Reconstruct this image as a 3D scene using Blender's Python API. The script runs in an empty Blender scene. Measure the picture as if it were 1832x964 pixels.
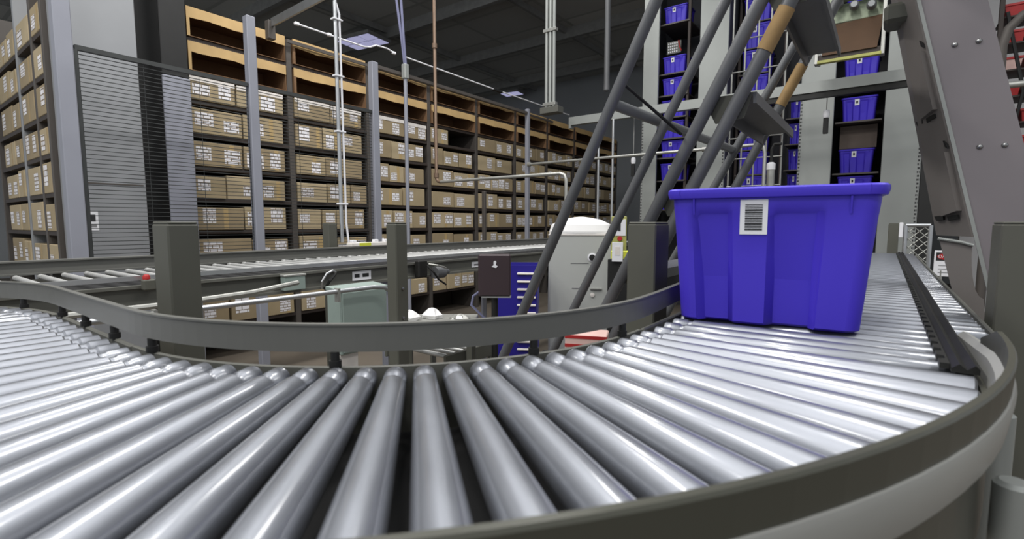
import bpy, math, random
from mathutils import Vector, Matrix

random.seed(7)
SC = bpy.context.scene
COL = SC.collection
PI = math.pi

# ------------------------------------------------------------------ helpers
def lin(c):
    c = c / 255.0
    return c / 12.92 if c <= 0.04045 else ((c + 0.055) / 1.055) ** 2.4


def mat(name, rgb, rough=0.6, metal=0.0, var=0.12, scale=6.0, bump=0.0, stretch=(1, 1, 1), spec=0.4, rvar=0.0):
    m = bpy.data.materials.new(name)
    m.use_nodes = True
    nt = m.node_tree
    b = nt.nodes['Principled BSDF']
    b.inputs['Roughness'].default_value = rough
    b.inputs['Metallic'].default_value = metal
    b.inputs['Specular IOR Level'].default_value = spec
    tc = nt.nodes.new('ShaderNodeTexCoord')
    mp = nt.nodes.new('ShaderNodeMapping')
    mp.inputs['Scale'].default_value = stretch
    nz = nt.nodes.new('ShaderNodeTexNoise')
    nz.inputs['Scale'].default_value = scale
    nz.inputs['Detail'].default_value = 4
    nt.links.new(tc.outputs['Object'], mp.inputs['Vector'])
    nt.links.new(mp.outputs['Vector'], nz.inputs['Vector'])
    r = nt.nodes.new('ShaderNodeValToRGB')
    c = [lin(v) for v in rgb]
    r.color_ramp.elements[0].position = 0.3
    r.color_ramp.elements[1].position = 0.7
    r.color_ramp.elements[0].color = [v * (1 - var) for v in c] + [1]
    r.color_ramp.elements[1].color = [min(1, v * (1 + var)) for v in c] + [1]
    nt.links.new(nz.outputs['Fac'], r.inputs['Fac'])
    nt.links.new(r.outputs['Color'], b.inputs['Base Color'])
    if rvar:
        mr = nt.nodes.new('ShaderNodeMapRange')
        mr.inputs['To Min'].default_value = max(0.02, rough - rvar)
        mr.inputs['To Max'].default_value = min(1, rough + rvar)
        nt.links.new(nz.outputs['Fac'], mr.inputs['Value'])
        nt.links.new(mr.outputs['Result'], b.inputs['Roughness'])
    if bump:
        bp = nt.nodes.new('ShaderNodeBump')
        bp.inputs['Strength'].default_value = bump
        bp.inputs['Distance'].default_value = 0.01
        nt.links.new(nz.outputs['Fac'], bp.inputs['Height'])
        nt.links.new(bp.outputs['Normal'], b.inputs['Normal'])
    return m


def sticker_mat(name, paper, ink, sx, sz, gap, seed):
    """A cluster of small white stickers: rows of paper rectangles with printed grey lines, the carton showing between."""
    m = bpy.data.materials.new(name)
    m.use_nodes = True
    nt = m.node_tree
    b = nt.nodes['Principled BSDF']
    b.inputs['Roughness'].default_value = 0.6
    tc = nt.nodes.new('ShaderNodeTexCoord')
    mp = nt.nodes.new('ShaderNodeMapping')
    mp.inputs['Scale'].default_value = (sx, sz, 1)
    mp.inputs['Location'].default_value = (seed, seed * 0.7, 0)
    nt.links.new(tc.outputs['UV'], mp.inputs['Vector'])
    br = nt.nodes.new('ShaderNodeTexBrick')
    br.offset = 0.35
    br.inputs['Scale'].default_value = 1
    br.inputs['Color1'].default_value = [lin(v) for v in paper] + [1]
    br.inputs['Color2'].default_value = [lin(v * 0.88) for v in paper] + [1]
    br.inputs['Mortar'].default_value = [lin(v) for v in ink] + [1]
    br.inputs['Mortar Size'].default_value = gap
    br.inputs['Mortar Smooth'].default_value = 0.0
    br.inputs['Brick Width'].default_value = 0.5
    br.inputs['Row Height'].default_value = 0.25
    nt.links.new(mp.outputs['Vector'], br.inputs['Vector'])
    nt.links.new(br.outputs['Color'], b.inputs['Base Color'])
    return m


def grid_mat(name, base, line, sx, sy, w):
    m = bpy.data.materials.new(name)
    m.use_nodes = True
    nt = m.node_tree
    b = nt.nodes['Principled BSDF']
    b.inputs['Roughness'].default_value = 0.8
    tc = nt.nodes.new('ShaderNodeTexCoord')
    br = nt.nodes.new('ShaderNodeTexBrick')
    br.offset = 0.0
    br.inputs['Scale'].default_value = 1
    br.inputs['Color1'].default_value = [lin(v) for v in base] + [1]
    br.inputs['Color2'].default_value = [lin(v * 0.85) for v in base] + [1]
    br.inputs['Mortar'].default_value = [lin(v) for v in line] + [1]
    br.inputs['Mortar Size'].default_value = w
    br.inputs['Brick Width'].default_value = sx
    br.inputs['Row Height'].default_value = sy
    nt.links.new(tc.outputs['Object'], br.inputs['Vector'])
    nt.links.new(br.outputs['Color'], b.inputs['Base Color'])
    return m


class MB:
    def __init__(s):
        s.v = []
        s.f = []
        s.smooth = []
        s.uv = {}

    def add(s, vs, fs, smooth=False):
        b = len(s.v)
        s.v += [tuple(x) for x in vs]
        for f in fs:
            s.f.append(tuple(b + i for i in f))
            s.smooth.append(smooth)
        return s

    def box(s, lo, hi, M=None, ch=0.0):
        x0, y0, z0 = lo
        x1, y1, z1 = hi
        if ch <= 0:
            vs = [(x0, y0, z0), (x1, y0, z0), (x1, y1, z0), (x0, y1, z0), (x0, y0, z1), (x1, y0, z1), (x1, y1, z1), (x0, y1, z1)]
            fs = [(0, 3, 2, 1), (4, 5, 6, 7), (0, 1, 5, 4), (1, 2, 6, 5), (2, 3, 7, 6), (3, 0, 4, 7)]
        else:
            vs, fs = [], []
            c = ch
            # three pulled-in quads per axis -> chamfered box
            idx = {}
            for sx in (0, 1):
                for sy in (0, 1):
                    for sz in (0, 1):
                        X = (x0, x1)[sx]; Y = (y0, y1)[sy]; Z = (z0, z1)[sz]
                        ix = (1, -1)[sx] * c; iy = (1, -1)[sy] * c; iz = (1, -1)[sz] * c
                        idx[sx, sy, sz] = len(vs)
                        vs += [(X, Y + iy, Z + iz), (X + ix, Y, Z + iz), (X + ix, Y + iy, Z)]
            I = lambda a, b_, c_, k: idx[a, b_, c_] + k
            fs.append((I(0, 0, 0, 0), I(0, 0, 1, 0), I(0, 1, 1, 0), I(0, 1, 0, 0)))
            fs.append((I(1, 0, 0, 0), I(1, 1, 0, 0), I(1, 1, 1, 0), I(1, 0, 1, 0)))
            fs.append((I(0, 0, 0, 1), I(1, 0, 0, 1), I(1, 0, 1, 1), I(0, 0, 1, 1)))
            fs.append((I(0, 1, 0, 1), I(0, 1, 1, 1), I(1, 1, 1, 1), I(1, 1, 0, 1)))
            fs.append((I(0, 0, 0, 2), I(0, 1, 0, 2), I(1, 1, 0, 2), I(1, 0, 0, 2)))
            fs.append((I(0, 0, 1, 2), I(1, 0, 1, 2), I(1, 1, 1, 2), I(0, 1, 1, 2)))
            for a in (0, 1):
                for b_ in (0, 1):
                    fs.append((I(a, b_, 0, 0), I(a, b_, 0, 1), I(a, b_, 1, 1), I(a, b_, 1, 0)))
                    fs.append((I(a, 0, b_, 0), I(a, 0, b_, 2), I(a, 1, b_, 2), I(a, 1, b_, 0)))
                    fs.append((I(0, a, b_, 1), I(0, a, b_, 2), I(1, a, b_, 2), I(1, a, b_, 1)))
            for k in idx.values():
                fs.append((k, k + 1, k + 2))
        if M:
            vs = [M @ Vector(q) for q in vs]
        return s.add(vs, fs)

    def ring_loft(s, rings, cap0=True, cap1=True, smooth=True, close=False):
        n = len(rings[0])
        vs = [p for r in rings for p in r]
        fs = []
        m = len(rings)
        for k in range(m if close else m - 1):
            a, b = k * n, ((k + 1) % m) * n
            for i in range(n):
                j = (i + 1) % n
                fs.append((a + i, a + j, b + j, b + i))
        base = len(s.v)
        s.add(vs, fs, smooth)
        if not close:
            if cap0:
                s.f.append(tuple(base + i for i in range(n))[::-1]); s.smooth.append(False)
            if cap1:
                s.f.append(tuple(base + (m - 1) * n + i for i in range(n))); s.smooth.append(False)
        return s

    def tube(s, pts, r, n=10, closed=False):
        pts = [Vector(p) for p in pts]
        rr = r if isinstance(r, (list, tuple)) else [r] * len(pts)
        rings = []
        ref = None
        N = len(pts)
        for i, p in enumerate(pts):
            if closed:
                t = pts[(i + 1) % N] - pts[i - 1]
            elif i == 0:
                t = pts[1] - p
            elif i == N - 1:
                t = p - pts[i - 1]
            else:
                t = (pts[i + 1] - p).normalized() + (p - pts[i - 1]).normalized()
            t.normalize()
            if ref is None:
                ref = Vector((0, 0, 1)) if abs(t.z) < 0.9 else Vector((1, 0, 0))
            u = t.cross(ref)
            if u.length < 1e-5:
                u = t.orthogonal()
            u.normalize()
            w = u.cross(t).normalized()
            ref = w
            rings.append([p + (u * math.cos(2 * PI * k / n) + w * math.sin(2 * PI * k / n)) * rr[i] for k in range(n)])
        return s.ring_loft(rings, smooth=True, close=closed)

    def lathe(s, origin, axis, prof, n=16):
        """prof: (distance along axis, radius)"""
        o = Vector(origin)
        a = Vector(axis).normalized()
        u = a.orthogonal().normalized()
        w = a.cross(u)
        rings = [[o + a * d + (u * math.cos(2 * PI * k / n) + w * math.sin(2 * PI * k / n)) * max(r, 1e-4) for k in range(n)] for d, r in prof]
        return s.ring_loft(rings, smooth=True)

    def prism(s, poly, vec, smooth=False):
        poly = [Vector(p) for p in poly]
        vec = Vector(vec)
        return s.ring_loft([poly, [p + vec for p in poly]], smooth=smooth)

    def quad_uv(s, p0, p1, p2, p3):
        b = len(s.v)
        s.v += [tuple(p0), tuple(p1), tuple(p2), tuple(p3)]
        s.uv[len(s.f)] = [(0, 0), (1, 0), (1, 1), (0, 1)]
        s.f.append((b, b + 1, b + 2, b + 3))
        s.smooth.append(False)
        return s

    def mesh(s, name):
        me = bpy.data.meshes.new(name)
        me.from_pydata(s.v, [], s.f)
        me.update()
        for p, sm in zip(me.polygons, s.smooth):
            p.use_smooth = sm
        if s.uv:
            uvl = me.uv_layers.new(name='UVMap')
            for fi, uvs in s.uv.items():
                for li, uv in zip(me.polygons[fi].loop_indices, uvs):
                    uvl.data[li].uv = uv
        return me

    def build(s, name, material, parent=None, sharp=True, label=None, ang=40):
        me = s.mesh(name)
        if sharp and any(s.smooth):
            try:
                me.set_sharp_from_angle(angle=math.radians(ang))
            except Exception:
                pass
        me.materials.append(material)
        o = bpy.data.objects.new(name, me)
        COL.objects.link(o)
        if parent is not None:
            o.parent = parent
        if label:
            o['label'] = label
        return o


def tag(o, label, cat, group=None):
    o['label'] = label
    o['category'] = cat
    if group:
        o['group'] = group
    return o


def thing(name, label, cat, loc=(0, 0, 0), rz=0.0, group=None):
    o = bpy.data.objects.new(name, None)
    o.empty_display_size = 0.1
    COL.objects.link(o)
    o.location = loc
    o.rotation_euler = (0, 0, rz)
    return tag(o, label, cat, group)


def struct(o):
    o['kind'] = 'structure'
    return o


def dup(root, loc, rz=None, scale=None, label=None, group=None):
    r = root.copy(); COL.objects.link(r)
    r.location = loc
    if rz is not None:
        r.rotation_euler = (0, 0, rz)
    if scale is not None:
        r.scale = scale
    if label:
        r['label'] = label
    if group:
        r['group'] = group
    elif 'group' in r:
        del r['group']
    for ch in list(root.children):
        c = ch.copy(); COL.objects.link(c); c.parent = r
        for g in ch.children:
            d = g.copy(); COL.objects.link(d); d.parent = c
    return r


ORD = ['first', 'second', 'third', 'fourth', 'fifth', 'sixth', 'seventh', 'eighth', 'ninth', 'tenth', 'eleventh', 'twelfth']

# ------------------------------------------------------------------ materials
M_frame = mat('olive_grey_paint', (92, 92, 86), 0.5, 0.0, 0.06, 5)
M_guard = mat('guard_strip_grey', (98, 98, 94), 0.42, 0.0, 0.07, 3, rvar=0.08)
M_post = mat('post_grey', (84, 84, 76), 0.55, 0.0, 0.07, 4)
M_roller = mat('galvanised_roller', (138, 141, 148), 0.46, 0.85, 0.10, 7, stretch=(1, 3, 3), rvar=0.06)
_b = M_roller.node_tree.nodes['Principled BSDF']
_b.inputs['Coat Weight'].default_value = 0.9
_b.inputs['Coat Roughness'].default_value = 0.13
M_zinc = mat('lit_zinc_roller', (188, 188, 186), 0.5, 0.6, 0.08, 7)  # zinc, paled so the colour carries the far rollers' bright reflection
M_olive = mat('dark_olive_strip', (66, 66, 58), 0.34, 0, 0.06, 3)
M_pan = mat('black_added_pan', (30, 30, 31), 0.7)  # black, so the gaps between rollers read as deep shade
M_collar = mat('roller_collar', (150, 146, 138), 0.45, 0.9, 0.2, 12)
M_chain = mat('black_chain', (34, 34, 32), 0.5, 0.2, 0.2, 20)
M_black = mat('black_rubber', (26, 26, 26), 0.6)
M_alu = mat('aluminium', (190, 192, 194), 0.35, 0.85, 0.08, 6)
M_pipe = mat('galvanised_pipe', (165, 165, 160), 0.4, 0.6, 0.12, 8)
M_tube = mat('dark_grey_tube', (92, 93, 95), 0.38, 0.1, 0.08, 6)
M_tape = mat('tan_tape', (150, 122, 80), 0.7, 0, 0.15, 14)
M_tread = mat('tread_steel', (120, 122, 124), 0.4, 0.4, 0.1, 6)
M_lav = mat('lavender_grey_post', (140, 142, 152), 0.45, 0.1, 0.05, 3)
M_panel = mat('panel_grey', (140, 142, 145), 0.5, 0.1, 0.05, 2)
M_sheet = mat('pale_sheet_metal', (150, 153, 150), 0.45, 0.25, 0.06, 2)
M_mesh = mat('dark_wire', (62, 64, 64), 0.5, 0.3)
M_kraft = [mat('kraft_board_%s' % k, c, 0.75, 0, 0.08, 4) for k, c in zip('abc', ((160, 144, 114), (148, 132, 104), (172, 156, 126)))]
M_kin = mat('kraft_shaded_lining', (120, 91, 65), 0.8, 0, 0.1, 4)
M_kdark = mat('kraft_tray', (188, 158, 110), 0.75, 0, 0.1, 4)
M_ktape = mat('packing_tape', (176, 152, 108), 0.3, 0, 0.05, 4)
M_lid = mat('pale_lid_edge', (222, 216, 210), 0.6, 0, 0.1, 10)
M_stick = [sticker_mat('sticker_cluster_%s' % k, (242, 240, 244), (128, 112, 90), sx, sz, g, sd)
           for k, sx, sz, g, sd in (('a', 0.8, 0.9, 0.022, 0.13), ('b', 1.2, 0.8, 0.03, 0.37), ('c', 0.7, 1.1, 0.026, 0.71), ('d', 1.3, 1.1, 0.03, 0.9))]
M_shelf = mat('rack_shelf_dark', (58, 50, 46), 0.6, 0, 0.1, 4)
M_up = mat('rack_upright', (82, 77, 73), 0.5, 0.1, 0.08, 3)
M_backp = mat('dark_behind_cartons', (52, 44, 38), 0.8, 0, 0.2, 2)
M_tote = mat('blue_plastic', (70, 54, 196), 0.42, 0, 0.04, 3, spec=0.35)
M_crate = mat('deep_blue_plastic', (42, 34, 140), 0.45, 0, 0.05, 3)
M_white = mat('white_label', (226, 226, 230), 0.5, 0, 0.03, 4)
M_ink = mat('black_ink', (40, 40, 42), 0.6)
M_inkgrey = mat('grey_ink', (120, 120, 122), 0.6)
M_cab = mat('cabinet_enamel', (176, 178, 174), 0.42, 0, 0.04, 2)
M_cabtop = mat('cabinet_dome', (222, 221, 220), 0.4, 0, 0.03, 3)
M_col = mat('column_taupe_paint', (124, 118, 121), 0.5, 0, 0.05, 2)
M_colside = mat('column_flange_paint', (112, 107, 104), 0.5, 0, 0.08, 4)
M_bolt = mat('bolt_steel', (150, 150, 150), 0.25, 0.9)
M_elec = mat('electrical_box_green', (140, 154, 148), 0.45, 0.1, 0.04, 3)
M_maroon = mat('maroon_casing', (58, 46, 50), 0.45, 0, 0.06, 5)
M_yellow = mat('lime_yellow', (196, 200, 60), 0.5)
M_yrail = mat('olive_yellow_rail', (160, 160, 90), 0.5)
M_red = mat('red_plastic', (168, 40, 40), 0.45)
M_pink = mat('pale_pink_board', (214, 180, 172), 0.6)
M_brown = mat('brown_board', (74, 52, 32), 0.7, 0, 0.12, 4)
M_rust = mat('brown_iron_pipe', (120, 100, 84), 0.5, 0.3, 0.12, 8)
M_cable = mat('grey_blue_cable', (110, 112, 140), 0.5)
M_floor = mat('concrete_floor', (104, 96, 86), 0.6, 0, 0.12, 1.5)
M_wall = mat('dark_wall', (160, 163, 166), 0.8, 0, 0.06, 0.6)
M_wwall = mat('white_wall', (222, 220, 220), 0.8, 0, 0.03, 0.6)
M_ceil = grid_mat('dark_ceiling_deck', (205, 205, 200), (160, 160, 156), 2.4, 1.5, 0.05)
M_joist = mat('dark_joist', (140, 140, 138), 0.7)
M_grn = mat('pale_green_machine', (140, 150, 128), 0.5, 0.1, 0.25, 14)
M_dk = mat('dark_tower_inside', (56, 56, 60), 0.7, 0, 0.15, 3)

# ------------------------------------------------------------------ setting
W0, CAMZ = 17.0, 1.55
struct(MB().box((-20, -4, -0.12), (12, 17, 0)).build('floor', M_floor))
ce = MB()
ce.prism([(-20, -4, 7), (-8.3, -4, 7), (-8.3, 8.6, 7), (12, 8.6, 7), (12, 17, 7), (-20, 17, 7)], (0, 0, 0.2))
struct(ce.build('ceiling', M_ceil))
struct(MB().box((-20, 17, 0), (12, 17.2, 7)).build('wall_back', M_wall))
struct(MB().box((-20.2, -4, 0), (-20, 17.2, 7)).build('wall_left', M_wall))
struct(MB().box((1.05, 11.5, 0), (6, 11.7, 7)).build('wall_right', M_wwall))
k = 1
for y in (3.5, 6.5, 9.5, 12.5, 15.5):
    struct(MB().box((-20, y, 6.72), (-8.4 if y < 8.6 else 12, y + 0.12, 7)).build('trim_%d' % k, M_joist)); k += 1
for x in (-17.5, -14.5, -11.5):
    struct(MB().box((x, -4, 6.85), (x + 0.08, 17, 7)).build('trim_%d' % k, M_joist)); k += 1
for x in (-7.5, -4.5, -1.5, 1.5):
    struct(MB().box((x, 8.7, 6.85), (x + 0.08, 17, 7)).build('trim_%d' % k, M_joist)); k += 1

# ------------------------------------------------------------------ rollers / conveyors
RZ = 1.30                      # top of the rollers
OX, OY = -1.248, 1.135         # centre of the bend
RI, RO = 0.80, 1.372


def roller_mesh(length, r0, r1, n=14):
    """A roller lying along +x from x=0; tapered, with end cap and a drive groove near its start."""
    m = MB()
    g = r0 + (r1 - r0) * 0.06 / length
    prof = [(-0.012, 0.005), (0.0, 0.005), (0.0, r0 * 0.86), (0.003, r0), (0.036, r0), (0.040, r0 * 0.84), (0.050, r0 * 0.84), (0.054, g),
            (length * 0.5, (r0 + r1) / 2), (length - 0.004, r1), (length, r1 * 0.86), (length, 0.005), (length + 0.012, 0.005)]
    m.lathe((0, 0, 0), (1, 0, 0), prof, n)
    return m


def finish_roller_mesh(mb, name, m=None):
    me = mb.mesh(name)
    me.set_sharp_from_angle(angle=math.radians(40))
    me.materials.append(m or M_roller)
    return me


def put_roller(me, parent, loc, direction, name='roller'):
    o = bpy.data.objects.new(name, me)
    COL.objects.link(o)
    o.parent = parent
    o.location = loc
    d = Vector(direction)
    o.rotation_euler = (0, -math.asin(d.z / d.length), math.atan2(d.y, d.x))
    return o


def arc(R, a0, a1, n):
    return [(OX + R * math.cos(a0 + (a1 - a0) * i / n), OY + R * math.sin(a0 + (a1 - a0) * i / n)) for i in range(n + 1)]


def wall_strip(mb, path, t, z0, z1):
    """A vertical strip of thickness t following a horizontal path."""
    pts = [Vector((p[0], p[1], 0)) for p in path]
    rings = []
    for i, p in enumerate(pts):
        d = (pts[min(i + 1, len(pts) - 1)] - pts[max(i - 1, 0)]).normalized()
        nrm = Vector((-d.y, d.x, 0)) * t / 2
        a, b = p + nrm, p - nrm
        rings.append([(a.x, a.y, z0), (b.x, b.y, z0), (b.x, b.y, z1), (a.x, a.y, z1)])
    mb.ring_loft(rings, smooth=False)
    return mb


A0, A1 = -PI / 2, 0.0
# --- the bend
bend = thing('curved_roller_conveyor', 'curved conveyor of tapered steel rollers bending through the foreground with grey side frames', 'conveyor', (0, 0, 0))
me_t = finish_roller_mesh(roller_mesh(RO - RI + 0.008, 0.0205, 0.0325, 20), 'tapered_roller')
NB = 25
for i in range(NB):
    a = A0 + (A1 - A0) * (i + 0.5) / NB
    c, s = math.cos(a), math.sin(a)
    r0 = RI + 0.004
    sl = (0.0325 - 0.0205) / (RO - RI)
    put_roller(me_t, bend, (OX + r0 * c, OY + r0 * s, RZ - 0.0205), (c, s, -sl))
fr = MB()
n = 40
ring = []
for (x, y), a in zip(arc(1, A0, A1, n), [A0 + (A1 - A0) * i / n for i in range(n + 1)]):
    c, s = math.cos(a), math.sin(a)
    P = lambda R, z: (OX + R * c, OY + R * s, z)
    ring.append([P(RI - 0.016, RZ - 0.14), P(RI - 0.008, RZ - 0.14), P(RI - 0.008, RZ - 0.005), P(RI - 0.016, RZ - 0.004)])
fr.ring_loft(ring, smooth=False)
fr.build('inner_side_frame', M_frame, bend)
ring, ring2, ring3, pan = [], [], [], []
NX = 8
for i in range(n + 1 + NX):
    a = A0 + (A1 - A0) * min(i, n) / n
    c, s = math.cos(a), math.sin(a)
    ext = max(0, i - n) * 0.05
    P = lambda R, z: (OX + R * c, OY + R * s + ext, z)
    h = 0.072 - 0.045 * (max(0, i - n) / NX)
    dz = 0.034 * (max(0, i - n) / NX)
    ring.append([P(1.398, RZ - 0.020 - dz), P(1.398, RZ + 0.026 - dz), P(1.408, RZ + 0.036 - dz), P(1.417, RZ + 0.034 - dz), P(1.419, RZ + 0.026 - dz), P(1.414, RZ - 0.014 - dz), P(1.410, RZ - 0.021 - dz)])
    if i <= n + 3:
        h = 0.072 - 0.013 * max(0, i - n)
        b0 = 0.030 - dz
        ring2.append([P(1.4075, RZ + b0), P(1.4145, RZ + b0), P(1.4165, RZ + h - 0.003), P(1.4145, RZ + h), P(1.4075, RZ + h)])
    ring3.append([P(1.388, RZ - 0.15), P(1.396, RZ - 0.15), P(1.396, RZ - 0.015), P(1.388, RZ - 0.015)])
    if i <= n:
        pan.append([P(RI - 0.006, RZ - 0.13), P(1.386, RZ - 0.13), P(1.386, RZ - 0.126), P(RI - 0.006, RZ - 0.126)])
MB().ring_loft(ring2, smooth=False).build('outer_guide_strip', M_olive, bend)
MB().ring_loft(pan, smooth=False).build('added_dark_pan', M_pan, bend)  # pan added below the rollers to keep their gaps dark
MB().ring_loft(ring3, smooth=False).build('outer_side_channel', M_olive, bend)
MB().ring_loft(ring, smooth=True).build('outer_side_flange', mat('light_grey_flange', (150, 150, 146), 0.36, 0, 0.08, 3), bend)
for a in (-0.50, -0.20, 0.02):
    x, y = OX + 1.425 * math.cos(a), OY + 1.425 * math.sin(a)
    MB().lathe((x, y, 0), (0, 0, 1), [(0, 0.04), (0.01, 0.04), (0.012, 0.021), (RZ - 0.075, 0.021), (RZ - 0.07, 0.015)], 14).build('round_leg', M_sheet, bend)
lg = MB()
for a in (-1.45, -0.98, -0.52, -0.08):
    for R in (RI - 0.02, RO + 0.0):
        x, y = OX + R * math.cos(a), OY + R * math.sin(a)
        MB().box((x - 0.014, y - 0.014, 0), (x + 0.014, y + 0.014, RZ - 0.14), ch=0.004).build('leg', M_pipe, bend)

# --- inner guard strip: one long thing from the left branch round the bend
SX, SR = -1.85, 0.75           # second, opposite bend of the left branch
SY = 0.345 - SR
gp = [(SX + SR * math.cos(PI / 2 + 0.9 * q / 14), SY + SR * math.sin(PI / 2 + 0.9 * q / 14)) for q in range(14, -1, -1)] + [(-1.5, 0.345)] + [(OX + 0.79 * math.cos(A0 + PI / 2 * i / 36), OY + 0.79 * math.sin(A0 + PI / 2 * i / 36)) for i in range(37)] + [(OX + 0.786, 1.25), (OX + 0.768, 1.5), (OX + 0.762, 1.8), (OX + 0.762, 5.3)]
gr = thing('guide_rail', 'olive grey flat guide rail curving along the inner edge of the roller bend', 'guide rail')
wall_strip(MB(), gp, 0.008, RZ + 0.024, RZ + 0.071).build('rail_strip', M_guard, gr)
wall_strip(MB(), gp, 0.013, RZ + 0.071, RZ + 0.0745).build('top_lip', M_guard, gr)
for (x, y) in [(SX - SR * math.sin(0.3), SY + SR * math.cos(0.3)), (-1.8, 0.345), (-1.58, 0.345), (-1.36, 0.345)] + [(OX + 0.79 * math.cos(a), OY + 0.79 * math.sin(a)) for a in (-1.45, -0.92, -0.45, -0.12)] + [(OX + 0.762, 2.2), (OX + 0.762, 4.0)]:
    MB().lathe((x, y, RZ - 0.0035), (0, 0, 1), [(0, 0.011), (0.012, 0.011), (0.012, 0.008), (0.0278, 0.008)], 10).build('standoff', M_black, gr)

# --- straight branch on the right, running away along +y
rs = thing('straight_roller_conveyor', 'straight roller conveyor running away from the bend under the large blue tote', 'conveyor')
X0, X1 = -0.446, 0.215
me_s = finish_roller_mesh(roller_mesh(X1 - X0 - 0.02, 0.0205, 0.0205, 14), 'straight_roller')
y = 1.175
cnt = 0
me_s0 = finish_roller_mesh(roller_mesh(0.125 - X0 - 0.02, 0.0205, 0.0205, 14), 'short_roller')
while y < 5.3:
    put_roller(me_s0 if y < 1.56 else me_s, rs, (X0 + 0.01, y, RZ - 0.0205), (1, 0, 0)); cnt += 1
    y += 0.0665 if cnt < 90 else 0.09
MB().box((X0 - 0.018, 1.145, RZ - 0.14), (X0 - 0.006, 5.3, RZ - 0.004), ch=0.003).build('inner_side_frame', M_frame, rs)
MB().box((X0 - 0.004, 1.145, RZ - 0.13), (0.132, 5.3, RZ - 0.126)).build('added_dark_pan', M_pan, rs)
MB().box((X1 + 0.002, 1.56, RZ - 0.14), (X1 + 0.012, 5.3, RZ - 0.006), ch=0.003).build('outer_side_frame', M_frame, rs)
# dark chain guard laid over the rollers
cg = MB()
cg.prism([(0.104, 1.10, RZ + 0.001), (0.140, 1.10, RZ + 0.001), (0.140, 1.10, RZ + 0.010), (0.134, 1.10, RZ + 0.016), (0.124, 1.10, RZ + 0.007), (0.114, 1.10, RZ + 0.016), (0.104, 1.10, RZ + 0.008)], (0, 4.2, 0))
cgo = cg.build('chain_guard', M_chain, rs)
lk = MB()
edge = []
yy = 1.12
while yy < 5.2:
    edge += [(0.090, yy), (0.090, yy + 0.034), (0.100, yy + 0.040), (0.100, yy + 0.0625)]
    yy += 0.0665
poly = [(0.1035, 1.12)] + [(0.1035, yy)] + [(a, b) for a, b in edge[::-1]]
lk.prism([(a, b, RZ + 0.001) for a, b in poly], (0, 0, 0.010))
lk.build('chain', M_chain, cgo)
for yy in (1.64, 3.2, 4.8):
    for xx in (X0 - 0.017, X1 + 0.012):
        MB().box((xx - 0.02, yy - 0.025, 0), (xx + 0.02, yy + 0.025, RZ - 0.14), ch=0.004).build('leg', M_pipe, rs)

# --- straight branch on the left, running away along -x
ls = thing('straight_roller_conveyor', 'short empty roller branch entering the bend past the red reflector lamp and curving away', 'conveyor')
YB0, YB1 = OY - RO, OY - RI
me_l = finish_roller_mesh(roller_mesh(YB1 - YB0 - 0.012, 0.0245, 0.0245, 14), 'branch_roller')
x = -1.285
me_k = finish_roller_mesh(roller_mesh(0.56, 0.0245, 0.007, 14), 'tapered_branch_roller')
for q in range(11):
    a = PI / 2 + 0.04 + 0.085 * q
    put_roller(me_k, ls, (SX + (SR - 0.014) * math.cos(a), SY + (SR - 0.014) * math.sin(a), RZ - 0.0245), (-math.cos(a), -math.sin(a), (0.0245 - 0.007) / 0.56))
ak = MB()
ak.ring_loft([[(SX + Rr * math.cos(PI / 2 + 0.95 * q / 14), SY + Rr * math.sin(PI / 2 + 0.95 * q / 14), zz) for Rr, zz in ((SR - 0.011, RZ - 0.14), (SR + 0.003, RZ - 0.14), (SR + 0.003, RZ - 0.004), (SR - 0.011, RZ - 0.004))] for q in range(15)], smooth=False)
ak.build('inner_side_frame', M_frame, ls)
while x > -1.84:
    put_roller(me_l, ls, (x, YB1 - 0.004, RZ - 0.0245), (0, -1, 0))
    x -= 0.0635
MB().box((SX + 0.001, YB1 + 0.006, RZ - 0.14), (OX - 0.005, YB1 + 0.018, RZ - 0.004), ch=0.003).build('inner_side_frame', M_frame, ls)
MB().box((SX, YB0 - 0.046, RZ - 0.14), (OX - 0.005, YB0 - 0.008, RZ + 0.014), ch=0.003).build('outer_side_frame', M_guard, ls)
MB().box((SX, YB0, RZ - 0.13), (OX - 0.005, YB1, RZ - 0.126)).build('added_dark_pan', M_pan, ls)
for xx in (-1.45, -1.8):
    for yy in (YB0 - 0.02, YB1 + 0.017):
        MB().box((xx - 0.025, yy - 0.012, 0), (xx + 0.025, yy + 0.012, RZ - 0.14), ch=0.003).build('leg', M_pipe, ls)

# --- far conveyor along the rack
fc = thing('roller_conveyor', 'long narrow roller conveyor running along the carton rack behind the bend', 'conveyor')
FX0, FX1, FZ = -3.58, -3.03, 1.285
me_f = finish_roller_mesh(roller_mesh(FX1 - FX0 - 0.01, 0.0140, 0.0140, 10), 'far_roller', M_zinc)
y, cnt = 0.42, 0
while y < 7.2 and cnt < 98:
    put_roller(me_f, fc, (FX0 + 0.005, y, FZ - 0.014), (1, 0, 0)); cnt += 1
    y += 0.095
MB().box((FX0 + 0.01, 0.3, FZ - 0.06), (FX1 - 0.005, 7.2, FZ - 0.052)).build('added_dark_pan', M_pan, fc)
MB().box((-3.03, 0.3, FZ - 0.022), (-3.018, 7.2, FZ + 0.001)).build('edge_strip', M_alu, fc)
ch = MB()
ch.prism([(-3.025, 0.3, FZ - 0.17), (-2.985, 0.3, FZ - 0.17), (-2.985, 0.3, FZ - 0.155), (-3.012, 0.3, FZ - 0.15), (-3.012, 0.3, FZ - 0.065), (-2.985, 0.3, FZ - 0.06), (-2.985, 0.3, FZ - 0.045), (-3.025, 0.3, FZ - 0.045)], (0, 6.9, 0))
ch.build('side_channel', M_frame, fc)
MB().box((-3.62, -1.2, 1.12), (-3.592, 7.2, FZ - 0.03)).build('back_channel', M_frame, fc)
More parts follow.
